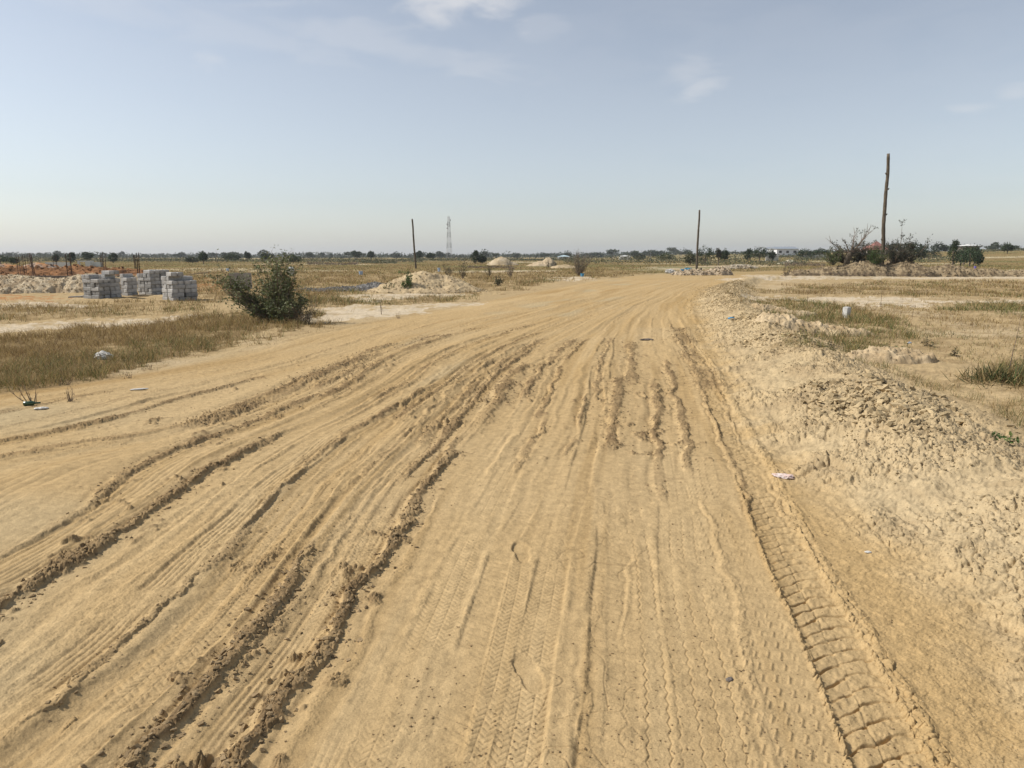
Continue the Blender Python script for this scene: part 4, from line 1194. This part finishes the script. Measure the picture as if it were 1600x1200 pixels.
for px, py, rr, nn, lab in ((1556, 598, .42, 330, 'dark green spiky grass tuft near the right edge'), (1592, 602, .5, 420, 'second dark grass tuft, cut by the right edge'), (1535, 590, .2, 120, 'small olive grass tuft left of the dark spiky tufts')):
    x, y = at(px, py); e = tag(empty('grass_tuft', (x, y, gz(x, y))), lab, 'grass tuft', 'spiky grass tufts at the right edge')
    P = np.stack([rng.normal(0, rr * .5, nn), rng.normal(0, rr * .35, nn), np.zeros(nn)], 1); P[:, 2] = gzn(P[:, 0] + x, P[:, 1] + y) - gz(x, y) - .01
    leaf_mesh('foliage', P, rr * .42, leaf_cols(nn, (.085, .10, .04), .4, (.28, .21, .10), .4), e, 'leaf', 20, .6, 1.3)
x, y = at(1408, 551)
shrub('green_weed', 'tiny bright green creeping weed beside the broken lip mound', 'weed', x, y + .15, gz(x, y + .15), fan(9, 1.0, 1.4, .1, .2), 160, .03, (.075, .12, .04), None, 0, leafspread=.015, r0=.01)
x, y = at(1562, 718)
shrub('green_weed', 'tiny bright green weed growing on the clods of the verge', 'weed', x, y, gz(x, y), fan(8, .6, 1.3, .06, .11), 70, .035, (.08, .12, .035), None, 0, leafspread=.01, r0=.01)
# dry sprigs on the left verge
for px, py, h, lab in ((54, 630, .22, 'dark dry sprig beside the green bottle'), (110, 628, .2, 'thin straw sprig right of the green bottle'), (98, 600, .14, 'low straw sprig at the grass edge'), (205, 590, .13, 'dark creeping sprig near the white plate'), (232, 578, .12, 'second dark creeping sprig beyond the white plate'),
                       (596, 492, .38, 'dark dead sapling standing on the pale ground left of the road'), (622, 497, .16, 'low dead twigs right of the dead sapling')):
    x, y = at(px, py)
    shrub('dry_sprig', lab, 'sprig', x, y, gz(x, y), fan(6 if px != 596 else 3, .1 if px != 596 else .0, .9 if px != 596 else .25, h * .6, h * 1.1), 20, .02, (.2, .15, .08), None, 0, 'dry sprigs on the left verge', r0=.02, subs=3)

# ---- uprooted brush on the soil bank
def on_bank(px, py, Y): return XW(px, Y, 1.2), Y, ZW(py, Y)


def brush(px, py, Y, label, st, n, leaf, col, alt=None, p=.2, **k):
    x, y, z = on_bank(px, py, Y)
    return shrub('uprooted_bush', label, 'brush', x, y, z, st, n, leaf, col, alt, p, 'uprooted bushes heaped on the soil bank', **k)


brush(1303, 414, 60.6, 'green leafy brush at the left end of the uprooted pile', fan(18, .3, 1.3, .8, 1.4), 1500, .10, (.10, .13, .045), (.05, .06, .03), .3)
brush(1318, 411, 61.5, 'dark tangled brush left of the pale root stump', fan(26, .2, 1.3, .9, 1.5), 3000, .10, (.055, .055, .035), (.12, .10, .07), .3, leafspread=.08)
brush(1342, 413, 61.2, 'dark brush between the root stump and the green mound', fan(30, .1, 1.2, 1.0, 1.8), 4000, .10, (.05, .06, .035), (.13, .11, .08), .25, leafspread=.08)
brush(1365, 417, 60.2, 'bright green rounded brush mound in front of the pole', fan(28, .1, 1.25, .9, 1.5), 4600, .09, (.06, .095, .028), (.15, .16, .06), .12, leafspread=.08)
brush(1398, 412, 61.8, 'wide dark brush right of the pole', fan(34, .2, 1.35, 1.1, 1.9), 5200, .10, (.06, .065, .04), (.15, .13, .10), .3, leafspread=.08)
brush(1424, 408, 62.5, 'dark leafy branches at the right end of the uprooted pile', fan(12, .1, .9, 1.2, 2.0) + fan(8, .9, 1.3, .8, 1.5), 1500, .12, (.05, .06, .035), None, 0, leafspread=.09)
x, y, z = on_bank(1405, 408, 62)
shrub('uprooted_bush', 'tall thin leafy shoot rising highest from the uprooted pile', 'brush', x, y, z, [(.3, .02, 3.0), (1.5, .35, 1.3), (-1.5, .5, 1.4)], 420, .13, (.045, .055, .035), None, 0, 'uprooted bushes heaped on the soil bank', subs=6, sublen=.18, leafspread=.07, r0=.02, curve=.15)
x, y, z = on_bank(1325, 408, 60.8)
e = tag(empty('root_stump', (x, y, z)), 'pale uprooted tree stump with bare roots spread up like antlers', 'stump', None)
m = MB(); m.tube([(-.1, 0, -.5), (-.12, -.1, .1), (.02, -.15, .55), (.1, -.1, .8)], [.20, .26, .22, .10], 8); m.build('trunk', M['pole'], e, True)
m = MB(); tips = []
for a, ln, el_ in ((-.95, 1.8, .55), (-.7, 1.2, .8), (.35, 1.8, .95), (.75, 2.1, .75), (1.0, 2.3, .62), (1.15, 1.6, .45), (.1, 1.2, 1.1), (-1.3, 1.1, .35), (1.3, 1.4, .25)):
    p = Vector((.05, -.1, .6)); d = Vector((math.sin(a) * math.cos(el_ * .6), random.uniform(-.25, .25), math.sin(el_) + .1)).normalized(); pts = [p.copy()]
    for i in range(5):
        d = (d + Vector((random.uniform(-.2, .2), random.uniform(-.2, .2), random.uniform(-.12, .18)))).normalized(); p = p + d * ln / 5; pts.append(p.copy())
        if i > 0:
            for _ in range(2):
                d2 = (d + Vector((random.uniform(-.7, .7), random.uniform(-.5, .5), random.uniform(-.2, .6)))).normalized(); q = p + d2 * ln * .22
                m.tube([p, q, q + d2 * ln * .12], [.022, .014, .006], 4, False); tips.append(q + d2 * ln * .1)
    m.tube(pts, [.07, .055, .042, .03, .02, .01], 5, False)
m.build('roots', M['twig'], e)
T_ = np.array([list(t) for t in tips if random.random() < .35]); i = rng.integers(0, len(T_), 170)
leaf_mesh('foliage', T_[i] + rng.normal(0, .07, (170, 3)), .13, leaf_cols(170, (.05, .06, .035)), e)
# twigs lying on the bank and the pale strip
m = MB()
for k in range(60):
    px = random.uniform(1215, 1450); Y = random.uniform(56.5, 58.5); x = XW(px, Y); z = gz(x, Y) + .06 + random.uniform(0, .12)
    a = random.uniform(-.6, .6); l_ = random.uniform(.3, 1.2); m.tube([(x, Y, z), (x + math.cos(a) * l_ * .5, Y + math.sin(a) * l_ * .5, z + random.uniform(0, .12)), (x + math.cos(a) * l_, Y + math.sin(a) * l_, z + random.uniform(-.05, .15))], [.018, .014, .006], 4)
o = m.build('twig_litter', M['twig']); tag(o, 'scattered dead twigs lying along the foot of the soil bank', kind='stuff')


# ---- trees
def tree_proto(name, label, cat, H, W, n, leaf, col, lobes, group=None, trunk=.12, loc=(0, 0, 0), mat='leaf', clear=.12):
    e = tag(empty(name, loc), label, cat, group)
    m = MB(); m.tube([(0, 0, -.3), (.03 * H, 0, H * .25), (0, .02 * H, H * .6)], [trunk * H * .35, trunk * H * .25, trunk * H * .1], 6, False)
    P = []
    for (lx, ly, lz, rx, rz_, wgt) in lobes:
        k = int(n * wgt); d = rng.normal(size=(k, 3)); d /= np.linalg.norm(d, axis=1)[:, None]
        r = (.55 + .5 * rng.random((k, 1))) * (1 + .25 * fbm(d[:, 0] * 2.5 + lx * 9, d[:, 2] * 2.5 + d[:, 1], 2, 301))[:, None]
        p = d * r * np.array([[rx * W, rx * W, rz_ * H]]) + np.array([[lx * W, ly * W, lz * H]])
        P.append(p); m.tube([(0, 0, H * .2), (lx * W * .6, ly * W * .6, lz * H * .8), (lx * W, ly * W, lz * H)], [trunk * H * .15, trunk * H * .1, trunk * H * .04], 4, False)
    m.build('trunk', M['bark'], e)
    P = np.concatenate(P); P[:, 2] = np.maximum(P[:, 2], clear * H)
    leaf_mesh('crown', P, leaf, leaf_cols(len(P), col, .4), e, mat, 1.5)
    return e


def copy_tree(o, loc, s, rz, label=None):
    c = o.copy(); link(c); c.location = loc; c.scale = (s[0], s[0], s[1]); c.rotation_euler = (0, 0, rz)
    if label: c['label'] = label
    for ch in [q for q in bpy.data.objects if q.parent == o]:
        d = ch.copy(); link(d); d.parent = c
    return c


LOBES = [[(0, 0, .62, .42, .34, .5), (-.28, .1, .5, .26, .26, .25), (.28, -.1, .55, .26, .28, .25)],
         [(0, 0, .5, .5, .4, .6), (.15, 0, .78, .28, .2, .4)],
         [(-.2, 0, .7, .3, .22, .3), (.25, .1, .62, .3, .2, .3), (0, 0, .45, .45, .2, .4)],
         [(-.32, 0, .42, .3, .3, .3), (0, 0, .5, .36, .4, .4), (.34, 0, .4, .28, .28, .3)]]
DG = (.040, .058, .024)
named = [  # px, top, width px, Y, lobes, colour, clear, label
    (1, 399, 30, 150, 3, DG, .02, 'dark rounded tree cut by the left edge of the picture'), (22, 404, 12, 145, 3, (.06, .08, .03), .02, 'lower tree just right of the one at the left edge'),
    (112, 396.5, 13, 170, 1, DG, .05, 'dark tree behind the tall middle rebar column'), (137, 394.5, 16, 200, 2, DG, .1, 'dark tree above the tiny unfinished building'), (177, 398, 15, 165, 1, DG, .05, 'dark bushy tree behind the rebar column at the leftmost stack'),
    (88, 400, 9, 180, 1, DG, .05, 'small dark tree behind the short distant rebar column'), (318, 394, 14, 140, 0, DG, .05, 'dark tree standing alone left of the green bush'), (300, 402, 18, 160, 3, (.09, .10, .06), 0, 'pale low bush left of the dark tree that stands alone'),
    (362, 397.5, 22, 210, 3, DG, .03, 'wide dark tree directly left above the green bush'), (387, 394.5, 9, 230, 2, DG, .2, 'thin crowned tree above the left part of the green bush'), (417, 397, 18, 200, 2, DG, .1, 'flat crowned tree above the top of the green bush'),
    (458, 398, 22, 150, 3, (.07, .09, .045), .02, 'grey green bushy tree right above the green bush'), (557, 393, 15, 330, 2, DG, .15, 'tall tree left of the leaning thin pole, on the skyline'), (580, 394.5, 11, 340, 0, DG, .15, 'rounded tree right next to the tall skyline tree'),
    (655, 394.5, 9, 300, 1, DG, .1, 'upright dark tree right of the leaning thin pole'), (673, 397, 12, 300, 0, DG, .1, 'low tree between the leaning thin pole and the lattice mast'),
    (742, 393.5, 14, 150, 1, DG, .03, 'darkest pointed tree right of the lattice mast'), (753, 399, 12, 150, 3, DG, .02, 'lower right neighbour of the darkest pointed tree'),
    (999, 397.5, 15, 260, 3, (.07, .08, .05), .02, 'grey tree left of the road bend pole'), (1040, 396, 26, 220, 3, (.07, .085, .035), .0, 'wide olive hedge tree left of the road bend pole'),
    (1101, 385.5, 30, 125, 0, DG, .02, 'large rounded dark tree right of the road bend pole'), (1078, 394, 14, 130, 3, (.08, .09, .04), .0, 'olive bush behind the foot of the road bend pole'), (1132, 391, 12, 140, 0, DG, .1, 'dark tree right of the large rounded one'),
    (1122, 388, 8, 128, 2, (.09, .085, .06), .45, 'stunted tree with a thick pale trunk beside the large rounded tree'),
    (1186, 386.5, 26, 190, 0, DG, .03, 'broad dark tree left of the white walled shed'), (1168, 391, 12, 195, 1, DG, .03, 'lower dark tree at the left of the broad one'), (1205, 390, 10, 200, 3, DG, .03, 'dark tree touching the white walled shed'),
    (1258, 389, 24, 230, 3, DG, .0, 'low dark tree right of the white walled shed'), (1282, 388.5, 24, 235, 3, DG, .0, 'low dark tree left of the uprooted pile'),
    (1487, 375.5, 15, 105, 1, (.045, .065, .025), .12, 'lone upright dark tree right of the brush pile'), (1514, 383.5, 30, 110, 3, (.055, .08, .035), .0, 'wide sprawling tree before the white roof on the right'), (1528, 391, 12, 112, 3, (.05, .07, .03), .0, 'low green end of the sprawling tree on the right'),
    (1500, 386.5, 24, 114, 3, (.05, .07, .035), .0, 'low dark bushes under the left end of the white roof on the right'), (1505, 384.5, 15, 118, 0, (.045, .062, .03), .0, 'dark round bush in front of the left half of the white roofed house'), (1521, 384.3, 16, 120, 0, (.045, .062, .03), .0, 'dark round bush in front of the right half of the white roofed house'), (1572, 383, 16, 200, 0, DG, .0, 'small rounded tree on the skyline at the right edge'), (1450, 383, 28, 170, 3, (.06, .075, .045), .0, 'grey green thicket just right of the brush pile'), (1436, 383.5, 16, 165, 3, (.05, .065, .035), .0, 'dark thicket tree at the right end of the brush pile')]
for px, top, wpx, Y, lb, col, clr, lab in named:
    x = XW(px, Y); g = gz(x, Y); H = ZW(top - 2.5, Y) - g; W = wpx * Y / FPX
    if H < .8: H = .8
    tree_proto('tree', lab, 'tree', H, W, 900, max(.20, Y * .0016), col, LOBES[lb], 'single trees beyond the field', .12, (x, Y, g), 'leaf', clr)

protos = []
for i in range(5):
    lb = [LOBES[0], LOBES[1], LOBES[2], LOBES[3], [(0, 0, .8, .5, .14, .7), (.1, 0, .6, .3, .1, .3)]][i]
    protos.append(lb)
first = []
far_spots = []
rnd = random.Random(5)
for k in range(150):
    px = rnd.uniform(-60, 1080) if k < 120 else rnd.uniform(1380, 1680)
    Y = rnd.uniform(420, 760) if k < 120 else rnd.uniform(300, 480)
    far_spots.append((px, Y, rnd.uniform(.6, 1.25) * (1.3 if rnd.random() < .18 else 1), rnd.randrange(5)))
plist = {}
for px, Y, s, i in far_spots:
    x = XW(px, Y); g = gz(x, Y)
    lab = 'small dark tree standing in the far treeline on the skyline'
    if i not in plist:
        plist[i] = tree_proto('distant_tree', lab, 'tree', 4.4, 5.5 if i != 4 else 6.5, 260, .75, (.050, .064, .036), protos[i], 'trees of the far treeline', .1, (x, Y, g), 'leaf', .04 if i != 4 else .3)
        plist[i].scale = (s, s, s)
    else:
        copy_tree(plist[i], (x, Y, g), (s, s * rnd.uniform(.7, 1.1)), rnd.uniform(0, 6))


# low scrub masses (nobody could count them)
def scrub(name, label, spans, n, leaf, col, alt=None):
    P = []
    tot = sum(abs(b[1] - b[0]) for b in spans)
    for px0, px1, Y0, Y1, h in spans:
        k = int(n * abs(px1 - px0) / tot)
        px = rng.uniform(px0, px1, k); Y = rng.uniform(Y0, Y1, k); x = (px - 800) * (Y * math.cos(PITCH) + CAMH * .177) / FPX
        env = np.clip(.55 + .8 * fbm(x * .12 / (Y0 / 200), Y * .03, 3, int(px0) + 400), .08, 1.3)
        z = gzn(x, Y) + h * env * rng.random(k) ** .7
        P.append(np.stack([x, Y, z], 1))
    P = np.concatenate(P); sz = leaf * P[:, 1] / 200 * (.6 + .8 * rng.random(len(P)))
    o = leaf_mesh(name, P, sz, leaf_cols(len(P), col, .4, alt, .25), None, 'leaf', 1.4)
    return tag(o, label, kind='stuff')


scrub('far_woodland', 'hazy dark belt of far scrub and trees along the whole skyline', [(-150, 1080, 780, 860, 6.2), (-150, 1080, 560, 640, 3.6), (1080, 1750, 420, 520, 1.8)], 26000, .42, (.050, .062, .038), (.09, .10, .06))
scrub('scrub', 'olive scrub in the field before the treeline', [(230, 660, 180, 260, 1.2), (-100, 230, 190, 270, 1.6), (880, 1110, 130, 200, 1.7), (1080, 1260, 110, 150, 1.3), (1140, 1270, 240, 300, 2.2), (1240, 1300, 170, 230, 1.6), (1430, 1480, 150, 175, 2.2), (640, 900, 230, 300, 1.0), (1480, 1700, 220, 300, .9), (560, 620, 150, 200, .8)], 26000, .34, (.085, .095, .05), (.17, .15, .09))
scrub('dry_thicket', 'brown dead thicket in the middle distance', [(480, 560, 128, 140, 1.1), (1225, 1290, 105, 125, .9), (730, 800, 100, 112, .6)], 3000, .30, (.19, .14, .10), (.12, .11, .06))


# ------------------------------------------------------------------ far buildings
M['wall_white'] = noise_mat('white_wall', (.62, .63, .65), (.72, .73, .75), .6, .9)
M['roof_grey'] = noise_mat('grey_roof', (.20, .23, .27), (.28, .31, .35), 1, .6)
M['roof_red'] = noise_mat('red_roof', (.22, .105, .085), (.29, .14, .115), 1.5, .8)
M['roof_white'] = noise_mat('white_roof', (.50, .50, .48), (.60, .60, .58), 1, .7)
M['roof_blue'] = noise_mat('blue_roof', (.35, .47, .52), (.45, .56, .60), 1, .6)


def house(name, label, px, Y, w, d, wall_h, roof_h, roofmat, wallmat='wall_white', hip=True, rz=0.0, z0=0, windows=3):
    x = XW(px, Y); e = tag(empty(name, (x, Y, gz(x, Y) + z0), rz), label, 'building')
    m = MB(); m.box((0, 0, wall_h / 2 - .5), (w, d, wall_h + 1)); m.build('wall', M[wallmat], e)
    o_ = .45; b = wall_h + .004; r = (w / 2 - d / 2) if hip else w / 2 + o_
    r = max(r, .25)
    m = MB(); m.v = [(-w / 2 - o_, -d / 2 - o_, b), (w / 2 + o_, -d / 2 - o_, b), (w / 2 + o_, d / 2 + o_, b), (-w / 2 - o_, d / 2 + o_, b), (-r, 0, b + roof_h), (r, 0, b + roof_h)]
    m.f = [(0, 1, 5, 4), (2, 3, 4, 5), (1, 2, 5), (3, 0, 4), (3, 2, 1, 0)]; m.build('roof', M[roofmat], e)
    for k in range(windows):
        m = MB(); m.box((-w / 2 + w * (k + .5) / windows, -d / 2 - .02, wall_h * .55), (w * .12, .08, wall_h * .35)); m.build('window', M['dark'], e)
    return e


Y1 = 330
x = XW(1222, Y1); g = gz(x, Y1); z1 = ZW(395, Y1)
house('shed', 'white walled shed with a grey pitched roof beyond the field', 1222, Y1, 9.6, 12, 2.9, 1.0, 'roof_grey', hip=False, rz=.0, z0=max(0, ZW(393, Y1) - g - 2.9))
house('shed', 'dark grey roofed lean to building left of the white walled shed', 1210, Y1 + 8, 7, 6, 3.2, .6, 'roof_grey', 'roof_grey', hip=False, z0=max(0, ZW(393, Y1) - g - 2.9), windows=0)
Y2 = 240
x = XW(1368, Y2); g = gz(x, Y2)
house('house', 'house with a red hipped roof seen over the brush pile', 1367, Y2, 5.4, 5.2, 1.7, max(1.4, ZW(377.0, Y2) - g - 1.7), 'roof_red', 'brownblock', windows=2)
house('house', 'low red roofed wing left of the red hipped roof house', 1356, Y2 + 3, 3.4, 4, 1.7, max(.9, ZW(382, Y2) - g - 1.7), 'roof_red', 'brownblock', windows=1)
Y3 = 210
x = XW(1511, Y3); g = gz(x, Y3)
house('house', 'low house with a white hipped roof on the right skyline', 1512, Y3, 3.6, 3.8, max(1, ZW(384.5, Y3) - g), .6, 'roof_white', 'darkblock', windows=1)
house('house', 'smaller white roofed house left of the white hipped roof', 1503, Y3 + 8, 2.2, 2.6, max(1, ZW(384.8, Y3) - g), .4, 'roof_white', 'darkblock', windows=1)
house('house', 'long low pale blue roofed building on the skyline right of the steep sand heap', 881, 420, 6.6, 6, 1.3, .9, 'roof_blue', windows=2)
house('house', 'tiny pale building on the skyline between the thorn bush and the road bend pole', 976, 320, 4.5, 4, 1.5, .5, 'roof_white', 'pale', windows=1)
Y4 = 200
for px0, px1, c, lab in ((1255, 1290, 4, 'long pale block wall right of the white walled shed'), (1196, 1216, 5, 'pale weathered wall before the white walled shed')):
    block_wall(px0, px1, Y4 + (30 if px0 == 1255 else 0), c, lab, 'boundary_wall', bh=.3, z0=max(0, ZW(398.5, Y4 + 30) - gz(XW(px0, Y4 + 30), Y4 + 30) - c * .3) if px0 == 1255 else 0, mat='pale', bl=.9)


# ------------------------------------------------------------------ marker stone, pails, litter
def plain(name, c1, c2=None, **k):
    M[name] = noise_mat(name, c1, c2 or tuple(v * .85 for v in c1), **k); return M[name]


plain('blue_plastic', (.07, .30, .50), rough=.4, spec=.5); plain('bluewhite', (.38, .48, .62), rough=.5); plain('white_plastic', (.60, .59, .56), (.46, .44, .40), scale=12, rough=.5, spec=.4); plain('green_glass', (.03, .075, .035), rough=.2, spec=.6)
plain('black', (.015, .015, .015), rough=.5); plain('purple', (.20, .15, .50), rough=.6); plain('pinkish', (.66, .60, .56), (.60, .42, .36), scale=40, rough=.6); plain('marker', (.60, .60, .58), (.38, .36, .33), scale=9, rough=.9, bump=.004)
x, y = at(1322, 497)
bm = bmesh.new(); bmesh.ops.create_cube(bm, size=1); bmesh.ops.scale(bm, vec=(.15, .15, .38), verts=bm.verts); bmesh.ops.bevel(bm, geom=bm.edges[:], offset=.012, segments=2, affect='EDGES')
me = bpy.data.meshes.new('marker_stone'); bm.to_mesh(me); bm.free(); me.materials.append(M['marker'])
o = link(bpy.data.objects.new('marker_stone', me)); o.location = (x, y, gz(x, y) + .09); o.rotation_euler = (.05, -.04, .5)
tag(o, 'short white concrete marker post standing in the grass on the right', 'marker post')


def pail(px, py, Y, h, r, label, mat='blue_plastic', name='pail', cat='pail'):
    x = XW(px, Y); e = tag(empty(name, (x, Y, gz(x, Y))), label, cat)
    m = MB(); m.tube([(0, 0, 0), (0, 0, h * .96), (0, 0, h)], [r * .82, r, r * 1.05], 14); m.build('body', M[mat], e, False)
    m = MB(); m.tube([(r * math.cos(t), 0, h * .95 + .5 * r * math.sin(t)) for t in [i * math.pi / 8 for i in range(9)]], .008, 4); m.build('handle', M['steel'], e)
    return e


Yp = at(1077, 428)[1]
pail(1077, 428, Yp, .52, .2, 'tallest blue pail standing beside the road bend')
pail(1066, 425, Yp + 4, .36, .18, 'smaller blue pail left of the tallest one')
pail(1073, 420, Yp + 14, .3, .25, 'blue pail with a pale bundle behind the two others')
pail(910, 432, at(910, 432)[1], .26, .16, 'blue pail at the foot of the bare thorn bush')
pail(564, 431, at(564, 431)[1], .30, .17, 'pale blue pail in the dry field above the gravel heap', 'bluewhite')
pail(686, 425, at(686, 425)[1], .42, .14, 'pale blue pail on the field right of the large sand heap', 'bluewhite')
pail(356, 424, at(356, 424)[1], .3, .16, 'pale blue pail left of the short block wall piece', 'bluewhite')
pail(1523.5, 405, 92, .34, .15, 'small purple pail in the field on the right', 'purple')


def crumple(name, label, cat, x, y, z, sx, sy, sz, mat, rz=0, sub=4, amp=.35, f=2.2, seed=1):
    bm = bmesh.new(); bmesh.ops.create_icosphere(bm, subdivisions=sub, radius=1)
    co = np.array([v.co[:] for v in bm.verts])
    n = plates(co[:, 0] * f + seed, co[:, 1] * f + co[:, 2] * 1.3, seed + 500) + .6 * fbm(co[:, 0] * 3 + seed, co[:, 2] * 3 + co[:, 1], 3, seed + 510)
    co = co * (1 + amp * n)[:, None] * np.array([[sx, sy, sz]])
    for v, c in zip(bm.verts, co): v.co = c
    me = bpy.data.meshes.new(name); bm.to_mesh(me); bm.free(); me.materials.append(M[mat]); me.polygons.foreach_set('use_smooth', [False] * len(me.polygons))
    o = link(bpy.data.objects.new(name, me)); o.location = (x, y, z); o.rotation_euler = (0, 0, rz)
    return tag(o, label, cat)


x, y = at(162, 566); crumple('plastic_bag', 'crumpled white plastic bag lying in the grass on the left', 'plastic bag', x, y, gz(x, y) + .04, .12, .08, .07, 'white_plastic', -.3, seed=3)
x, y = at(218, 610); o = crumple('foam_plate', 'flat white foam piece lying on the sand of the left verge', 'litter', x, y, gz(x, y) + .012, .10, .025, .010, 'white_plastic', .45, amp=.1, seed=5)
x, y = at(47, 633)
e = tag(empty('glass_bottle', (x, y, gz(x, y) + .03), .4), 'green glass bottle lying on the sand at the left edge', 'bottle')
m = MB(); m.tube([(-.06, 0, -.008), (-.055, 0, -.008), (.03, 0, -.008), (.05, 0, -.008), (.10, 0, -.008)], [.018, .024, .024, .010, .009], 14); m.build('body', M['green_glass'], e, True)
x, y = at(66, 641); crumple('plastic_scrap', 'clear pale plastic scrap right below the green bottle', 'litter', x, y, gz(x, y) + .012, .06, .03, .012, 'white_plastic', .2, seed=7)
x, y = at(1223, 750); crumple('wrapper', 'white and red torn wrapper lying beside the deep tyre rut', 'litter', x, y, gz(x, y) + .008, .062, .035, .010, 'pinkish', -.2, amp=.5, f=3, seed=9)
x, y = at(1356, 866); crumple('paper_scrap', 'tiny white paper scrap on the sand right of the tyre rut', 'litter', x, y, gz(x, y) + .004, .016, .010, .004, 'white_plastic', 0, 3, seed=10)
x, y = at(1142, 509); crumple('blue_scrap', 'small blue plastic scrap on the verge clods', 'litter', x, y, gz(x, y) + .02, .07, .04, .03, 'blue_plastic', 0, seed=12)
x, y = at(1011, 531); crumple('dark_clod', 'single dark flattened lump lying across the middle of the road', 'clod', x, y, gz(x, y) + .01, .11, .05, .022, 'darkblock', 0, seed=14)
x, y = at(1047, 427); crumple('plastic_bag', 'white plastic bag in the dry field left of the blue pails', 'plastic bag', x, y, gz(x, y) + .12, .42, .25, .22, 'white_plastic', 0, seed=16)
x, y = at(455, 432); crumple('plastic_bag', 'white bag in the field behind the top of the green bush', 'plastic bag', x, y, gz(x, y) + .25, .22, .2, .35, 'white_plastic', 0, seed=18)
x, y = at(1421, 538); crumple('blue_scrap', 'tiny blue and white scrap in the right field', 'litter', x, y, gz(x, y) + .015, .03, .02, .02, 'bluewhite', 0, 3, seed=22)
x, y = at(1140, 1062); crumple('pebble', 'dark wet looking pebble in the cracked sand in front', 'pebble', x, y, gz(x, y) + .003, .014, .009, .007, 'darkblock', .4, 3, seed=24)
# boards in the field on the far left
x, y = at(308, 432); m = MB(); m.box((0, 0, .12), (1.6, .5, .06), .3, .12); m.box((.3, .1, .2), (1.2, .12, .05), .7, .1); o = m.build('timber_boards', M['sawn']); o.location = (x, y, gz(x, y)); tag(o, 'pale loose boards lying in the field right of the block stacks', 'boards')

# ------------------------------------------------------------------ haze
hm = bpy.data.materials.new('haze'); hm.use_nodes = True; t = hm.node_tree; t.nodes.clear()
ho = t.nodes.new('ShaderNodeOutputMaterial'); hv = t.nodes.new('ShaderNodeVolumePrincipled')
hv.inputs['Color'].default_value = (.86, .90, .95, 1); hv.inputs['Density'].default_value = .00022; hv.inputs['Anisotropy'].default_value = .2
t.links.new(hv.outputs[0], ho.inputs['Volume'])
m = MB(); m.box((0, 600, 24), (7000, 8600, 60)); o = m.build('haze', hm); tag(o, kind='stuff')
